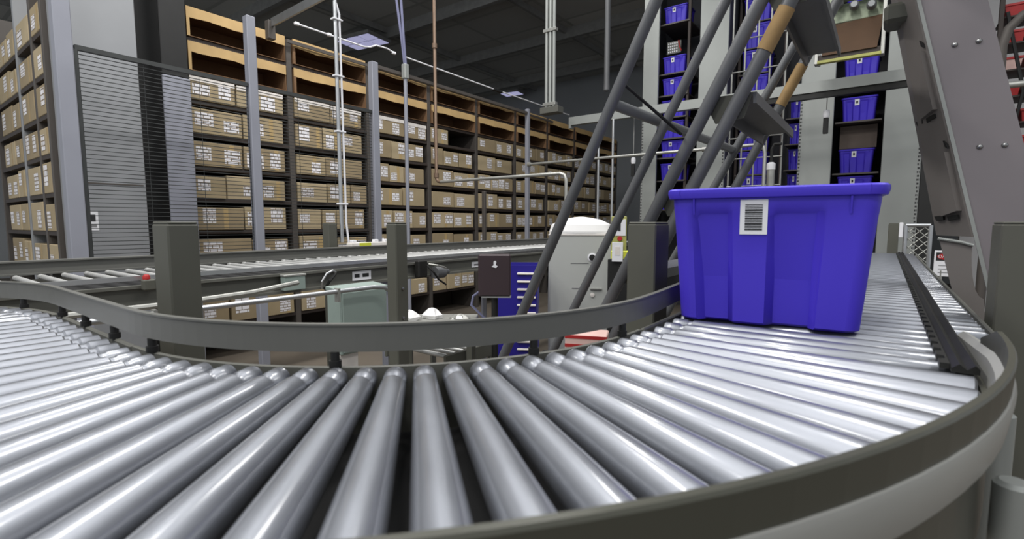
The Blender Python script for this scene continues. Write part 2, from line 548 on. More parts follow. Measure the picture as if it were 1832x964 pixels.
for yy in (0.6, 2.45, 4.3, 5.7, 7.0):
    for xx in (-3.605, -3.04):
        MB().box((xx - 0.015, yy - 0.03, 0), (xx + 0.015, yy + 0.03, 1.115), ch=0.003).build('leg', M_lav, fc)
fg = thing('guard_rail', 'grey channel guard rail along the back of the far roller conveyor', 'guard rail')
g = MB()
g.prism([(-3.60, -1.3, 1.28), (-3.575, -1.3, 1.28), (-3.575, -1.3, 1.287), (-3.592, -1.3, 1.291), (-3.592, -1.3, 1.343), (-3.575, -1.3, 1.347), (-3.575, -1.3, 1.355), (-3.66, -1.3, 1.355), (-3.66, -1.3, 1.345), (-3.602, -1.3, 1.345)], (0, 8.5, 0))
g.build('channel', M_guard, fg)
fg.location = (-0.015, 0, 0)
for yy in (0.7, 2.2, 3.7, 5.2, 6.7):
    MB().box((-3.66, yy - 0.03, 1.2), (-3.625, yy + 0.03, 1.344)).build('bracket', M_frame, fg)

# small parts fixed along the far conveyor, each a thing of its own
def jbox(y0, y1, z0, z1, label, m=M_elec, name='junction_box', cat='junction box', d=0.05):
    t = thing(name, label, cat, (-2.9865, (y0 + y1) / 2, z0))
    h, w = z1 - z0, (y1 - y0) / 2
    MB().box((0, -w, 0), (d, w, h - 0.012), ch=0.004).build('body', m, t)
    MB().box((0, -w - 0.004, h - 0.012), (d + 0.005, w + 0.004, h), ch=0.002).build('lid', M_pipe, t)
    return t


jbox(1.60, 1.74, 1.135, 1.235, 'small grey green junction box on the far conveyor side channel')
t = thing('warning_sticker', 'white sticker with two black pictograms on the far conveyor channel', 'sticker', (-3.0105, 2.14, 1.145))
MB().box((0, 0, 0), (0.002, 0.16, 0.066)).build('paper', M_white, t)
MB().box((0.002, 0.018, 0.02), (0.003, 0.060, 0.046)).build('pictogram', M_ink, t)
MB().box((0.002, 0.085, 0.02), (0.003, 0.140, 0.046)).build('pictogram', M_ink, t)
t = thing('status_light', 'small red reflector lamp on the far conveyor edge beside the first grey post', 'lamp', (-2.9865, 0.905, 1.215))
t.scale = (0.8, 0.8, 0.8)
MB().box((0, -0.035, 0), (0.05, 0.035, 0.07), ch=0.008).build('housing', M_post, t)
MB().lathe((0.025, -0.01, 0.07), (0, 0, 1), [(0, 0.02), (0.02, 0.02), (0.03, 0.012), (0.031, 0.001)], 12).build('lens', M_red, t)
for yy, lb in ((3.42, 'white printed nameplate on the far conveyor channel beside the maroon monitor'), (5.0, 'pale grey nameplate on the far conveyor channel near the leaning ladder rail')):
    t = thing('nameplate', lb, 'nameplate', (-3.0105, yy, 1.15))
    MB().box((0, 0, 0), (0.002, 0.2, 0.05)).build('plate', M_white, t)
    MB().box((0.002, 0.03, 0.015), (0.003, 0.17, 0.03)).build('print', M_inkgrey, t)
t = thing('motor_drive', 'dark cluttered motor drive with cables under the far conveyor by the thin grey post', 'motor', (-2.9812, 2.75, 1.02))
MB().box((-0.004, -0.05, 0.10), (0.05, 0.05, 0.24), ch=0.01).build('housing', M_chain, t)
MB().lathe((0.05, 0.12, 0.13), (0, 1, 0), [(0, 0.05), (0.1, 0.05), (0.12, 0.03), (0.16, 0.02)], 14).build('motor', M_tube, t)
MB().tube([(0.09, 0.0, 0.2), (0.13, 0.03, 0.15), (0.12, 0.1, 0.08), (0.1, 0.2, 0.03)], 0.008, 8).build('cable', M_black, t)
MB().tube([(0.09, 0.02, 0.21), (0.15, 0.06, 0.2), (0.12, 0.18, 0.17)], 0.007, 8).build('cable', M_pipe, t)
t = thing('cable_loop', 'looped black cable hanging on the far conveyor channel beside the pictogram sticker', 'cable', (-2.98, 1.92, 1.12))
MB().tube([(0, -0.04, 0), (0.02, -0.05, 0.05), (0.03, -0.02, 0.1), (0.02, 0.03, 0.115), (0.01, 0.06, 0.1)], 0.008, 8).build('cable', M_alu, t)
MB().tube([(0, -0.02, -0.01), (0.03, 0.0, 0.05), (0.02, 0.05, 0.09)], 0.01, 8).build('sleeve', M_black, t)

# ------------------------------------------------------------------ upright grey posts
def post(x0, x1, y0, y1, label, z1=1.555, cover=True, m=M_post):
    cx, cy = (x0 + x1) / 2, (y0 + y1) / 2
    t = thing('guard_post', label, 'post', (cx, cy, 0))
    w, d = (x1 - x0) / 2, (y1 - y0) / 2
    MB().box((-w, -d, 0.012), (w, d, z1 - 0.006), ch=0.004).build('upright', m, t)
    MB().box((-w + 0.002, -d + 0.002, z1 - 0.006), (w - 0.002, d - 0.002, z1), ch=0.002).build('end_cap', m, t)
    MB().box((-w - 0.03, -d - 0.03, 0), (w + 0.03, d + 0.03, 0.012)).build('base_plate', m, t)
    return t


post(-1.48, -1.38, 0.466, 0.535, 'wide dark grey square post inside the bend, beside the red reflector lamp')
p2 = post(-1.60, -1.54, 1.30, 1.36, 'slim grey post beside the green electrical box, with two bolt heads')
for zz in (1.17, 1.29):
    MB().lathe((0.03, 0.0, zz), (1, 0, 0), [(0, 0.007), (0.005, 0.007), (0.007, 0.003)], 8).build('bolt', M_bolt, p2)
MB().box((-0.01, -0.05, 1.13), (0.05, 0.06, 1.145), ch=0.003).build('clamp', M_alu, p2)
post(-0.635, -0.545, 1.45, 1.565, 'wide dark grey post at the edge of the bend, beside the big blue tote')
post(0.243, 0.38, 1.79, 1.93, 'dark grey post outside the bend in front of the leaning taupe column')
post(-3.80, -3.71, 2.42, 2.50, 'short grey post behind the far guard rail beside the white conduits')
post(0.035, 0.12, 6.25, 6.4, 'far grey post at the end of the straight roller branch beside the chain-link gate')

# ------------------------------------------------------------------ blue totes
def outline(hw, hd, step, z, seg=4, rad=0.03):
    """Tote outline at height z: half sizes hw (x), hd (y); alternate panels of every side stand back by step."""
    def side(h):
        f = [-0.845, -0.78, -0.69, -0.41, -0.34, 0.01, 0.10, 0.48, 0.55, 0.845]
        st = [0, 0, 1, 1, 0, 0, 1, 1, 0, 0]
        return [(a * h, b * step) for a, b in zip(f, st)]
    pts = []
    for k, (h, d, ang) in enumerate(((hw, hd, 0), (hd, hw, PI / 2), (hw, hd, PI), (hd, hw, 1.5 * PI))):
        c, s = math.cos(ang), math.sin(ang)
        row = [(a, -d + b) for a, b in side(h)]
        cx, cy = h - rad, -d + rad
        row += [(cx + rad * math.sin(PI / 2 * j / seg), cy - rad * math.cos(PI / 2 * j / seg)) for j in range(seg + 1)]
        pts += [(a * c - b * s, a * s + b * c, z) for a, b in row]
    return pts


TW, TD, TH = 0.455, 0.60, 0.335


def make_tote(label, loc, rz, group=None, bars=True):
    t = thing('storage_tote', label, 'tote', loc, rz, group)
    b = MB()
    hb, ht, db, dt = 0.198, 0.222, 0.196, 0.214
    R = [outline(hb - 0.005, db - 0.005, 0.024, 0.0), outline(hb, db, 0.024, 0.005), outline((hb + ht) / 2, (db + dt) / 2, 0.022, TH * 0.5), outline(ht - 0.004, dt - 0.004, 0.018, TH * 0.79),
         outline(ht - 0.002, dt - 0.002, 0.002, TH * 0.84), outline(ht, dt, 0.0, TH - 0.03),
         outline(ht - 0.006, dt - 0.006, 0.0, TH - 0.002), outline(hb - 0.004, db - 0.004, 0.026, 0.012)]
    b.ring_loft(R, smooth=True)
    b.build('body', M_tote, t)
    r = MB()
    rim = [outline(ht + 0.000, dt + 0.000, 0, TH - 0.026, rad=0.032), outline(ht + 0.010, dt + 0.010, 0, TH - 0.024, rad=0.036), outline(ht + 0.0135, dt + 0.0135, 0, TH - 0.012, rad=0.038), outline(ht + 0.013, dt + 0.013, 0, TH - 0.004, rad=0.038),
           outline(ht + 0.009, dt + 0.009, 0, TH, rad=0.036), outline(ht - 0.004, dt - 0.004, 0, TH, rad=0.032), outline(ht - 0.008, dt - 0.008, 0, TH - 0.006, rad=0.03)]
    r.ring_loft(rim, smooth=True, cap0=False, cap1=False, close=True)
    r.build('rim', M_tote, t)
    for fx in (-0.165, 0.165):
        g_ = MB()
        g_.prism([(fx - 0.002, -dt + 0.004, TH - 0.026), (fx - 0.002, -dt - 0.008, TH - 0.026), (fx - 0.002, -dt + 0.001, TH - 0.065)], (0.004, 0, 0))
        g_.build('rib', M_tote, t)
    # label on the front
    yb = -(dt + (db - dt) * 0.18) - 0.0025
    lw, l0, l1 = 0.030, 0.222, 0.305
    cx = -0.028
    la = MB()
    tilt = (dt - db) / TH
    Y = lambda z: -(db + tilt * z) - 0.0015
    la.prism([(cx - lw, Y(l0), l0), (cx + lw, Y(l0), l0), (cx + lw, Y(l1), l1), (cx - lw, Y(l1), l1)], (0, -0.0012, 0))
    lo = la.build('barcode_label', M_white, t, label='white barcode label')
    if bars:
        bz = l0 + 0.010
        random.seed(3)
        bb = MB(); first = True
        widths = [4, 2, 3, 6, 2, 2, 5, 3, 2, 4, 6, 3, 2, 2, 5, 3]
        for wv in widths:
            h = wv * 0.0008
            if bz + h > l1 - 0.010:
                break
            yq = Y(bz) - 0.0014
            bb.box((cx - 0.019, yq - 0.0006, bz), (cx + 0.019, yq + 0.0006, bz + h))
            bz += h + 0.0019
        bb.build('barcode_lettering', M_ink, lo)
    else:
        zc = (l0 + l1) / 2
        MB().box((cx - 0.012, Y(zc) - 0.0030, zc - 0.018), (cx + 0.012, Y(zc) - 0.0012, zc + 0.018)).build('print', M_ink, lo)
    return t


rzt = math.radians(6.0)
cs, sn = math.cos(rzt), math.sin(rzt)
fx, fy = -0.226, 1.327      # middle of the front base edge
make_tote('large bright blue plastic tote with a white barcode label riding on the rollers', (fx - sn * 0.196, fy + cs * 0.196, RZ + 0.0022), rzt)

tp = make_tote('blue tote in the narrow lift tower, fourth shelf down', (-3.02, 8.88, 2.69), 0, None, bars=False)
tp.scale = (0.88, 1.0, 0.86)
A_ = [(4.92, 'blue tote at the top of the narrow lift tower'), (4.10, 'blue tote in the narrow lift tower, second from the top'), (3.74, 'blue tote in the narrow lift tower, third from the top'),
      (3.37, 'blue tote in the narrow lift tower, half hidden by the long pale beam'), (3.02, 'blue tote in the narrow lift tower just under the long pale beam'),
      (2.69, None), (2.30, 'blue tote in the narrow lift tower, second from the bottom in view'), (1.80, 'blue tote low in the narrow lift tower behind the grey post')]
A_pos = []
for z, lb in A_:
    A_pos.append(z)
    if lb is None:
        tp['label'] = 'blue tote in the narrow lift tower under the thin horizontal pipe'
    else:
        dup(tp, (-3.02, 8.88, z), 0, (0.88, 1.0, 0.86), lb)
B_ = [(4.32, 'blue tote in the wide lift tower above the brown board carriage'), (3.56, 'blue tote in the wide lift tower just below the brown board carriage'), (2.99, 'blue tote in the wide lift tower under the long pale beam'),
      (2.27, 'blue tote in the wide lift tower above the lowest visible tote'), (1.89, 'lowest visible blue tote in the wide lift tower, behind the big tote rim')]
for z, lb in B_:
    dup(tp, (-0.375, 8.88, z), 0, (0.92, 1.0, 1.0), lb)
C_z = [1.55 + 0.40 * i for i in range(10)]
for i, z in enumerate(C_z):
    dup(tp, (-1.80, 9.15, z), 0, (0.88, 1.0, 1.1), 'blue tote behind the wire guard in the middle lift tower, %s from the bottom' % ORD[i])
for i, (x, z) in enumerate(((-3.62, 4.25), (-3.62, 3.85), (-3.62, 3.45))):
    pass
for i, z in enumerate((1.60, 2.0, 2.4, 2.8, 3.2)):
    dup(tp, (-1.20, 9.35, z), 0, (0.46, 0.8, 1.0), 'blue tote seen beside the wide tower panel edge, %s from the bottom' % ORD[i])

# ------------------------------------------------------------------ lift towers
M_perf = sticker_mat('perforated_steel', (46, 46, 48), (150, 152, 150), 1, 1, 0.06, 0.0)


def perforated(mb, x, y, z0, z1):
    b = len(mb.v)
    mb.v += [(x, y, z0), (x + 0.028, y, z0), (x + 0.028, y, z1), (x, y, z1)]
    k_ = (z1 - z0) / 0.05 * 0.25
    mb.uv[len(mb.f)] = [(0, 0), (0.5, 0), (0.5, k_), (0, k_)]
    mb.f.append((b, b + 1, b + 2, b + 3))
    mb.smooth.append(False)
    return mb


def tower(label, x0, x1, wl, wr, totes_z, tx, tw, y=8.5, top=6.2):
    t = thing('lift_tower', label, 'storage tower', ((x0 + x1) / 2, y, 0))
    cx = (x0 + x1) / 2
    pl = MB().box((x0 - cx, 0, 0), (x0 - cx + wl, 0.05, top), ch=0.006).build('side_panel', M_sheet, t)
    pr = MB().box((x1 - cx - wr, 0, 0), (x1 - cx, 0.05, top), ch=0.006).build('side_panel', M_sheet, t)
    perforated(MB(), x1 - cx - 0.035, -0.0005, 1.2, 3.4).build('perforated_strip', M_perf, pr)
    perforated(MB(), x0 - cx + 0.005, -0.0005, 1.2, 3.4).build('perforated_strip', M_perf, pl)
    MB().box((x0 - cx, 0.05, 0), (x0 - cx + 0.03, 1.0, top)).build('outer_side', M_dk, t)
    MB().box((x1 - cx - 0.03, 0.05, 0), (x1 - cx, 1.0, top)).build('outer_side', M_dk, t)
    MB().box((x0 - cx + 0.03, 0.98, 0), (x1 - cx - 0.03, 1.0, top)).build('dark_back_sheet', M_dk, t)
    for z in totes_z:
        MB().box((tx - cx - tw / 2 - 0.06, 0.1, z - 0.025), (tx - cx + tw / 2 + 0.06, 0.9, z - 0.002)).build('tote_shelf', M_up, t)
    return t


TA = tower('narrow lift tower of blue totes between a pale post and a grey panel', -3.50, -2.11, 0.27, 0.44, [z for z, _ in A_], -3.02, 0.40)
MB().box((0.02, 0.12, 2.0), (0.06, 0.17, 6.0)).build('guide_mast', M_shelf, TA)
TB = tower('wide lift tower of blue totes between two broad grey panels', -1.08, 0.34, 0.42, 0.42, [z for z, _ in B_], -0.375, 0.42)
MB().box((-0.22, 0.3, 2.63), (0.22, 0.9, 2.95)).build('brown_carriage_panel', mat('carriage_brown', (96, 84, 76), 0.6), TB)
t = thing('lift_tower', 'open middle lift tower packed with blue totes behind a wire guard', 'storage tower', (-1.6, 9.0, 0))
for xx in (-0.47, 0.20):
    MB().box((xx, -0.02, 0), (xx + 0.04, 0.02, 6.2), ch=0.004).build('upright', M_shelf, t)
MB().box((-0.46, 0.62, 0), (0.50, 0.64, 6.2)).build('dark_back_sheet', M_dk, t)
for z in C_z:
    MB().box((-0.44, -0.1, z - 0.02), (0.0, 0.55, z - 0.002)).build('tote_shelf', M_up, t)
for z in (1.60, 2.0, 2.4, 2.8, 3.2):
    MB().box((0.26, 0.03, z - 0.02), (0.51, 0.60, z - 0.002)).build('tote_shelf', M_up, t)

# perforated control plate with red wiring in tower A
t = thing('control_board', 'small white dotted control board with red wires high in the narrow lift tower', 'circuit board', (-3.02, 8.70, 4.44))
MB().box((-0.14, 0, 0), (0.10, 0.02, 0.2)).build('plate', M_frame, t)
for i in range(5):
    for j in range(4):
        pass
dm = MB()
for i in range(5):
    for j in range(4):
        dm.box((-0.12 + i * 0.035, -0.006, 0.02 + j * 0.045), (-0.10 + i * 0.035, 0, 0.045 + j * 0.045))
dm.build('button_key', M_white, t)
MB().tube([(0.06, -0.01, 0.2), (0.08, -0.03, 0.1), (0.11, -0.01, 0.02)], 0.01, 8).build('wire', M_red, t)

# wire guard in front of the middle tower
t = thing('wire_guard', 'open silver wire guard frame before the middle lift tower', 'guard', (0, 8.0, 0))
for xx in (-1.92, -1.75, -1.58, -1.42, -1.22):
    MB().tube([(xx, 0, 0), (xx, 0, 4.9)], 0.012, 8).build('post', M_pipe, t)
for zz in (1.7, 2.1, 2.5, 2.8, 3.35, 3.75, 4.2):
    MB().tube([(-1.93, -0.02, zz), (-1.21, -0.02, zz)], 0.009, 8).build('cross_bar', M_pipe, t)
for x_, z0_, z1_, lb in ((-1.28, 2.1, 2.62, 'short silver sensor column with a white cap beside the wire guard'),):
    t = thing('sensor_column', lb, 'sensor', (x_, 7.62, 0))
    MB().lathe((0, 0, 0), (0, 0, 1), [(0, 0.05), (1.9, 0.05), (2.28, 0.05)], 14).build('body', M_pipe, t)
    MB().lathe((0, 0, 2.28), (0, 0, 1), [(0, 0.055), (0.08, 0.055), (0.1, 0.03), (0.101, 0.001)], 14).build('cap', M_white, t)
    MB().tube([(0, 0, 2.38), (0.0, 0, 2.55), (0.03, 0, 2.62), (0.12, 0, 2.62)], 0.02, 8).build('bracket', M_black, t)
# pendants with white lamp heads hanging from the beam
for x_, z_, lb in ((-0.678, 2.95, 'white headed pull switch hanging from the beam before the wide tower'), (-3.30, 2.55, 'white headed pull switch hanging before the narrow tower post')):
    t = thing('pull_switch', lb, 'switch', (x_, 7.7, z_))
    MB().lathe((0, 0, 0), (0, 0, 1), [(-0.04, 0.03), (0, 0.04), (0.05, 0.035), (0.06, 0.02)], 12).build('head', M_white, t)
    MB().box((-0.03, -0.02, -0.24), (0.03, 0.02, -0.04), ch=0.006).build('switch_body', M_black, t)
    MB().tube([(0, 0, 0.06), (0, 0, 0.34 if x_ > -2 else 0.7)], 0.006, 6).build('cord', M_pipe, t)

# ------------------------------------------------------------------ long pale beam and pipes
t = thing('overhead_beam', 'long pale grey channel beam crossing in front of the lift towers', 'beam', (-4.36, 7.5, 3.20))
b = MB()
b.prism([(0, -0.05, 0), (0, 0.05, 0), (0, 0.05, 0.012), (0, -0.038, 0.012), (0, -0.038, 0.118), (0, 0.05, 0.118), (0, 0.05, 0.13), (0, -0.05, 0.13)], (4.6, 0, 0))
b.build('channel', M_sheet, t)
MB().box((0, -0.052, -0.05), (0.04, 0.05, 0.13)).build('end_plate', M_sheet, t)
MB().box((2.6, -0.03, -0.07), (4.6, 0.05, -0.002)).build('cable_tray', M_chain, t)
for x_, lb in ((-3.77, 'thin pale pole standing beside the dark void behind the dome cabinet'), (-3.52, 'taller thin white pole under the left end of the pale beam')):
    t = thing('thin_pole', lb, 'pole', (x_, 7.4, 0))
    MB().tube([(0, 0, 0), (0, 0, 2.95 if x_ < -3.6 else 3.19)], 0.02, 8).build('pole', M_alu, t)
    MB().lathe((0, 0, 0), (0, 0, 1), [(0, 0.07), (0.012, 0.07), (0.02, 0.025)], 12).build('base_flange', M_pipe, t)
t = thing('horizontal_pipe', 'thin silver pipe running level from the far fence post past the ladder', 'pipe', (-4.95, 7.1, 2.56))
MB().tube([(0, 0, 0), (3.6, 0, 0)], 0.022, 10).build('pipe', M_pipe, t)
MB().lathe((0, 0, 0), (1, 0, 0), [(0, 0.04), (0.05, 0.04), (0.06, 0.023)], 10).build('coupling', M_pipe, t)
MB().lathe((2.9, 0, 0), (1, 0, 0), [(0, 0.035), (0.1, 0.035)], 10).build('coupling', M_pipe, t)
MB().tube([(3.6, 0, 0), (3.66, 0, -0.03), (3.68, 0, -0.12), (3.68, 0, -2.55)], 0.022, 10).build('downpipe', M_pipe, t)
t = thing('brown_pipe', 'brown iron pipe dropping from the ceiling then turning along the carton rack', 'pipe', (-4.9, 4.86, 2.11))
MB().tube([(0, 0, 4.9), (0, 0, 0.05), (0.03, 0, 0.01), (0.08, 0, 0)], 0.022, 10).build('riser', M_rust, t)
MB().tube([(0.08, 0, 0), (1.95, 0, 0.0), (2.01, 0, -0.02), (2.03, 0, -0.08), (2.03, 0, -2.1)], 0.02, 10).build('branch', M_pipe, t)
for dz in (0.06, 1.75):
    MB().lathe((0, 0, dz), (0, 0, 1), [(0, 0.034), (0.06, 0.034)], 10).build('coupling', M_rust, t)
# hanging conduits
t = thing('conduit_drop', 'bundle of three pale conduits dropping straight from the ceiling over the rack', 'conduit', (-4.45, 7.0, 3.4))
for dx in (-0.07, 0.0, 0.07):
    MB().tube([(dx, 0, 0), (dx, 0, 3.6)], 0.028, 10).build('conduit', M_sheet, t)
for dz in (0.05, 1.2, 2.4):
    MB().box((-0.12, -0.04, dz), (0.12, 0.04, dz + 0.05), ch=0.004).build('clamp', M_pipe, t)
MB().box((-0.14, -0.09, -0.08), (0.2, 0.09, 0.02), ch=0.005).build('end_box', M_frame, t)  # box closing the lower conduit ends, not holding them up
t = thing('hanging_pipe', 'single dark grey pipe hanging from the ceiling beside the conduit bundle', 'pipe', (-3.72, 7.55, 3.7))
MB().tube([(0, 0, 0), (0, 0, 3.3)], 0.045, 12).build('pipe', M_tube, t)
MB().lathe((0, 0, 0), (0, 0, 1), [(-0.02, 0.03), (0, 0.05), (0.08, 0.05)], 12).build('end_cap', M_tube, t)

# ------------------------------------------------------------------ ladder stair
def rail(name, label, x_foot, ux, y, r, ztop, m=M_tube, tape=None):
    """Inclined tube in a plane of constant y: foot at z=0, slope ux = dx/dz."""
    t = MB().tube([(x_foot, y, 0.0), (x_foot + ux * ztop, y, ztop)], r, 14)
    return t


SL = 0.50
stair = thing('ship_ladder', 'steep dark grey tube ladder with handrails and steps leaning over the straight branch', 'ladder', (0, 0, 0))
def P(x_at, z_at, z, sl):
    return x_at + (z - z_at) * sl
tubes = {'A': (1.7, -1.21, 1.18, 0.4911, 0.021, 'handrail'), 'B': (2.05, -1.15, 1.17, 0.515, 0.020, 'handrail'), 'C': (2.0, -0.77, 1.58, 0.50, 0.025, 'stringer'),
         'D': (2.0, -0.60, 1.71, 0.50, 0.025, 'stringer'), 'E': (3.0, -0.75, 1.84, 0.525, 0.022, 'stringer'), 'F': (3.0, -0.65, 1.81, 0.49, 0.024, 'stringer')}
for kx, (yy, xa, za, sl, r, nm) in tubes.items():
    o = MB().tube([(P(xa, za, 0.0, sl), yy, 0.0), (P(xa, za, 3.3, sl), yy, 3.3)], r, 14).build(nm, M_tube, stair)
    if kx in 'DF':
        za0, za1 = (2.16, 2.29) if kx == 'D' else (2.17, 2.36)
        MB().tube([(P(xa, za, za0, sl), yy, za0), (P(xa, za, za1, sl), yy, za1)], r + 0.003, 14).build('tape_wrap', M_tape, o, label='tan tape wrapped round the tube')
MB().tube([(-0.82, 1.7, 1.985), (-0.70, 3.0, 1.96)], 0.021, 14).build('cross_bar', M_tread, stair)
for z_ in (0.55, 0.98, 1.36, 1.68, 2.03, 2.40, 2.78):
    xd = P(-0.60, 1.71, z_, 0.50)
    tr = MB()
    tr.prism([(xd - 0.11, 2.03, z_), (xd + 0.04, 2.03, z_), (xd + 0.04, 2.03, z_ - 0.04), (xd + 0.03, 2.03, z_ - 0.04), (xd + 0.028, 2.03, z_ - 0.012), (xd - 0.098, 2.03, z_ - 0.012), (xd - 0.10, 2.03, z_ - 0.06), (xd - 0.11, 2.03, z_ - 0.06)], (0.0, 0.93, 0))
    tr.build('tread', M_tube, stair)
    MB().prism([(xd - 0.15, 2.027, z_), (xd + 0.03, 2.027, z_), (xd + 0.0, 2.027, z_ - 0.09), (xd - 0.10, 2.027, z_ - 0.10)], (0, 0.006, 0)).build('tread_bracket', M_post, stair)
MB().tube([(-0.93, 1.7, 2.02), (-0.93, 1.72, 2.02)], 0.01, 8)
t = MB().tube([(-0.79, 1.72, 2.06), (-0.66, 2.0, 1.90)], 0.006, 8).build('strap', M_black, stair)

# ------------------------------------------------------------------ leaning taupe column
colm = thing('leaning_column', 'thick taupe sheet steel column leaning across the right edge, with paired round bolts', 'column', (0, 0, 0))
def onweb(u, z):            # u across the web 0..1, z height -> x (y = 2.6)
    xl = 0.054 + (2.429 - z) * 0.2545
    return xl + u * 0.193
ZT, ZB = 3.3, 0.30
sl = 0.2545
L = lambda z: 0.056 + (2.429 - z) * (0.19)
L = lambda z: 0.055 + (2.42 - z) * 0.243 if z > 1.2 else 0.055 + (2.42 - 1.2) * 0.243 + (1.2 - z) * 0.243
w = 0.197
web = MB()
web.prism([(L(ZB), 2.6, ZB), (L(ZB) + w, 2.6, ZB), (L(ZT) + w, 2.6, ZT), (L(ZT), 2.6, ZT)], (0, 0.008, 0))
wo = web.build('web_plate', M_col, colm)
fl = MB()
def FLx(z):
    return -0.024 + (2.517 - z) * 0.208
pts = [(L(ZT), 2.6, ZT), (L(1.5), 2.6, 1.5), (FLx(1.5), 2.8, 1.5), (FLx(ZT), 2.8, ZT)]
fl.prism(pts, (-0.006, 0.004, 0))
fl.build('side_flange', M_colside, colm)
lip = MB()
lip.prism([(L(ZB), 2.594, ZB), (L(ZB) + 0.012, 2.594, ZB), (L(ZT) + 0.012, 2.594, ZT), (L(ZT), 2.594, ZT)], (0, 0.006, 0))
lip.build('folded_edge', M_sheet, colm)
rf = MB()
rf.prism([(L(ZB) + w, 2.608, ZB), (L(ZT) + w, 2.608, ZT), (L(ZT) + w + 0.004, 2.70, ZT), (L(ZB) + w + 0.004, 2.70, ZB)], (-0.006, 0.0, 0))
rf.build('return_flange', M_col, colm)
for zz in (2.232, 1.84, 1.465):
    for uu in (0.33, 0.69):
        xx = L(zz) + 0.015 + uu * 0.19
        MB().lathe((xx, 2.6, zz), (0, -1, 0), [(0, 0.010), (0.002, 0.0098), (0.006, 0.007), (0.008, 0.001)], 14).build('bolt', M_bolt, colm)
# triangular gussets and slots on the flange
def fpt(u, z):
    a = Vector((L(z), 2.6, z)); b_ = Vector((FLx(z), 2.8, z))
    return a + (b_ - a) * u
for z_ in (2.06, 1.66):
    nrm = Vector((-0.02, -0.012, 0))
    gsm = MB()
    gsm.prism([fpt(0.08, z_ + 0.17), fpt(0.12, z_ - 0.06), fpt(0.62, z_ - 0.08)], nrm)
    gsm.build('gusset', M_colside, colm)
    MB().prism([fpt(0.20, z_ - 0.075) + nrm * 0.3, fpt(0.50, z_ - 0.08) + nrm * 0.3, fpt(0.50, z_ - 0.098) + nrm * 0.3, fpt(0.20, z_ - 0.09) + nrm * 0.3], nrm * 0.3).build('slot', M_black, colm)
    MB().prism([fpt(0.62, z_ - 0.075) + nrm * 0.3, fpt(0.9, z_ - 0.08) + nrm * 0.3, fpt(0.86, z_ - 0.098) + nrm * 0.3, fpt(0.64, z_ - 0.095) + nrm * 0.3], nrm * 0.3).build('slot', M_black, colm)
    MB().prism([fpt(0.04, z_ + 0.20) + nrm * 0.3, fpt(0.12, z_ + 0.215) + nrm * 0.3, fpt(0.10, z_ + 0.19) + nrm * 0.3, fpt(0.03, z_ + 0.18) + nrm * 0.3], nrm * 0.3).build('slot', M_black, colm)
# upper bracket bulge
MB().box((-0.05, 2.66, 2.38), (0.10, 2.80, 2.46), ch=0.015).build('upper_bracket', M_post, colm)
# foot plate with curved edge and ledge
fp = MB()
prof = [(0.178, 1.487), (0.243, 1.475), (0.275, 1.463)]
prof += [(0.275 + 0.045 * (1 - math.cos(a)), 1.463 - 0.20 * math.sin(a)) for a in [PI / 2 * k_ / 8 for k_ in range(1, 9)]]
prof += [(0.345, 1.05), (0.36, 0.2), (0.30, 0.2), (0.262, 1.1), (0.245, 1.22)]
fp.prism([(x_, 2.585, z_) for x_, z_ in prof], (0, 0.012, 0))
fp.build('foot_plate', M_colside, colm)
MB().tube([(0.172, 2.578, 1.492), (0.243, 2.578, 1.479), (0.278, 2.578, 1.467)], 0.006, 8).build('welded_ledge', M_sheet, colm)
MB().box((0.25, 2.5, 0), (0.72, 2.72, 0.30), ch=0.01).build('base_block', M_colside, colm)

# ------------------------------------------------------------------ board carriage overhead
t = thing('lift_carriage', 'overhead carriage with a brown board and olive yellow rail before the wide tower', 'lift carriage', (-0.40, 6.5, 3.29))
MB().prism([(-0.24, -0.05, 0.06), (0.24, -0.05, 0.06), (0.28, 0.12, 0.43), (-0.27, 0.12, 0.41)], (0, 0.02, 0)).build('brown_board', M_brown, t)
MB().box((-0.28, -0.06, -0.02), (0.28, 0.0, 0.012), ch=0.004).build('front_rail', M_yrail, t)
MB().box((-0.27, -0.03, 0.012), (0.27, 0.02, 0.07)).build('tray_lip', M_shelf, t)
for xx in (-0.31, 0.27):
    MB().box((xx, -0.05, -0.02), (xx + 0.035, 0.05, 1.4), ch=0.005).build('side_upright', M_pipe, t)
MB().box((-0.30, 0.14, 0.43), (0.30, 0.20, 0.62), ch=0.005).build('green_crossmember', M_grn, t)
MB().box((-0.36, 0.02, 0.62), (0.36, 0.10, 0.80), ch=0.005).build('green_crossmember', M_grn, t)
for xx, zz in ((-0.30, 0.50), (-0.12, 0.60), (0.02, 0.55), (0.17, 0.52), (0.26, 0.58)):
    MB().lathe((xx, 0.0, zz), (0, 1, 0), [(0, 0.03), (0.02, 0.045), (0.08, 0.045), (0.1, 0.02)], 12).build('pulley', M_tread, t)
MB().tube([(-0.36, 0, 0.5), (-0.33, -0.02, 0.2), (-0.26, 0, 0.05), (-0.27, 0, -0.03)], 0.018, 8).build('cable', M_pipe, t)

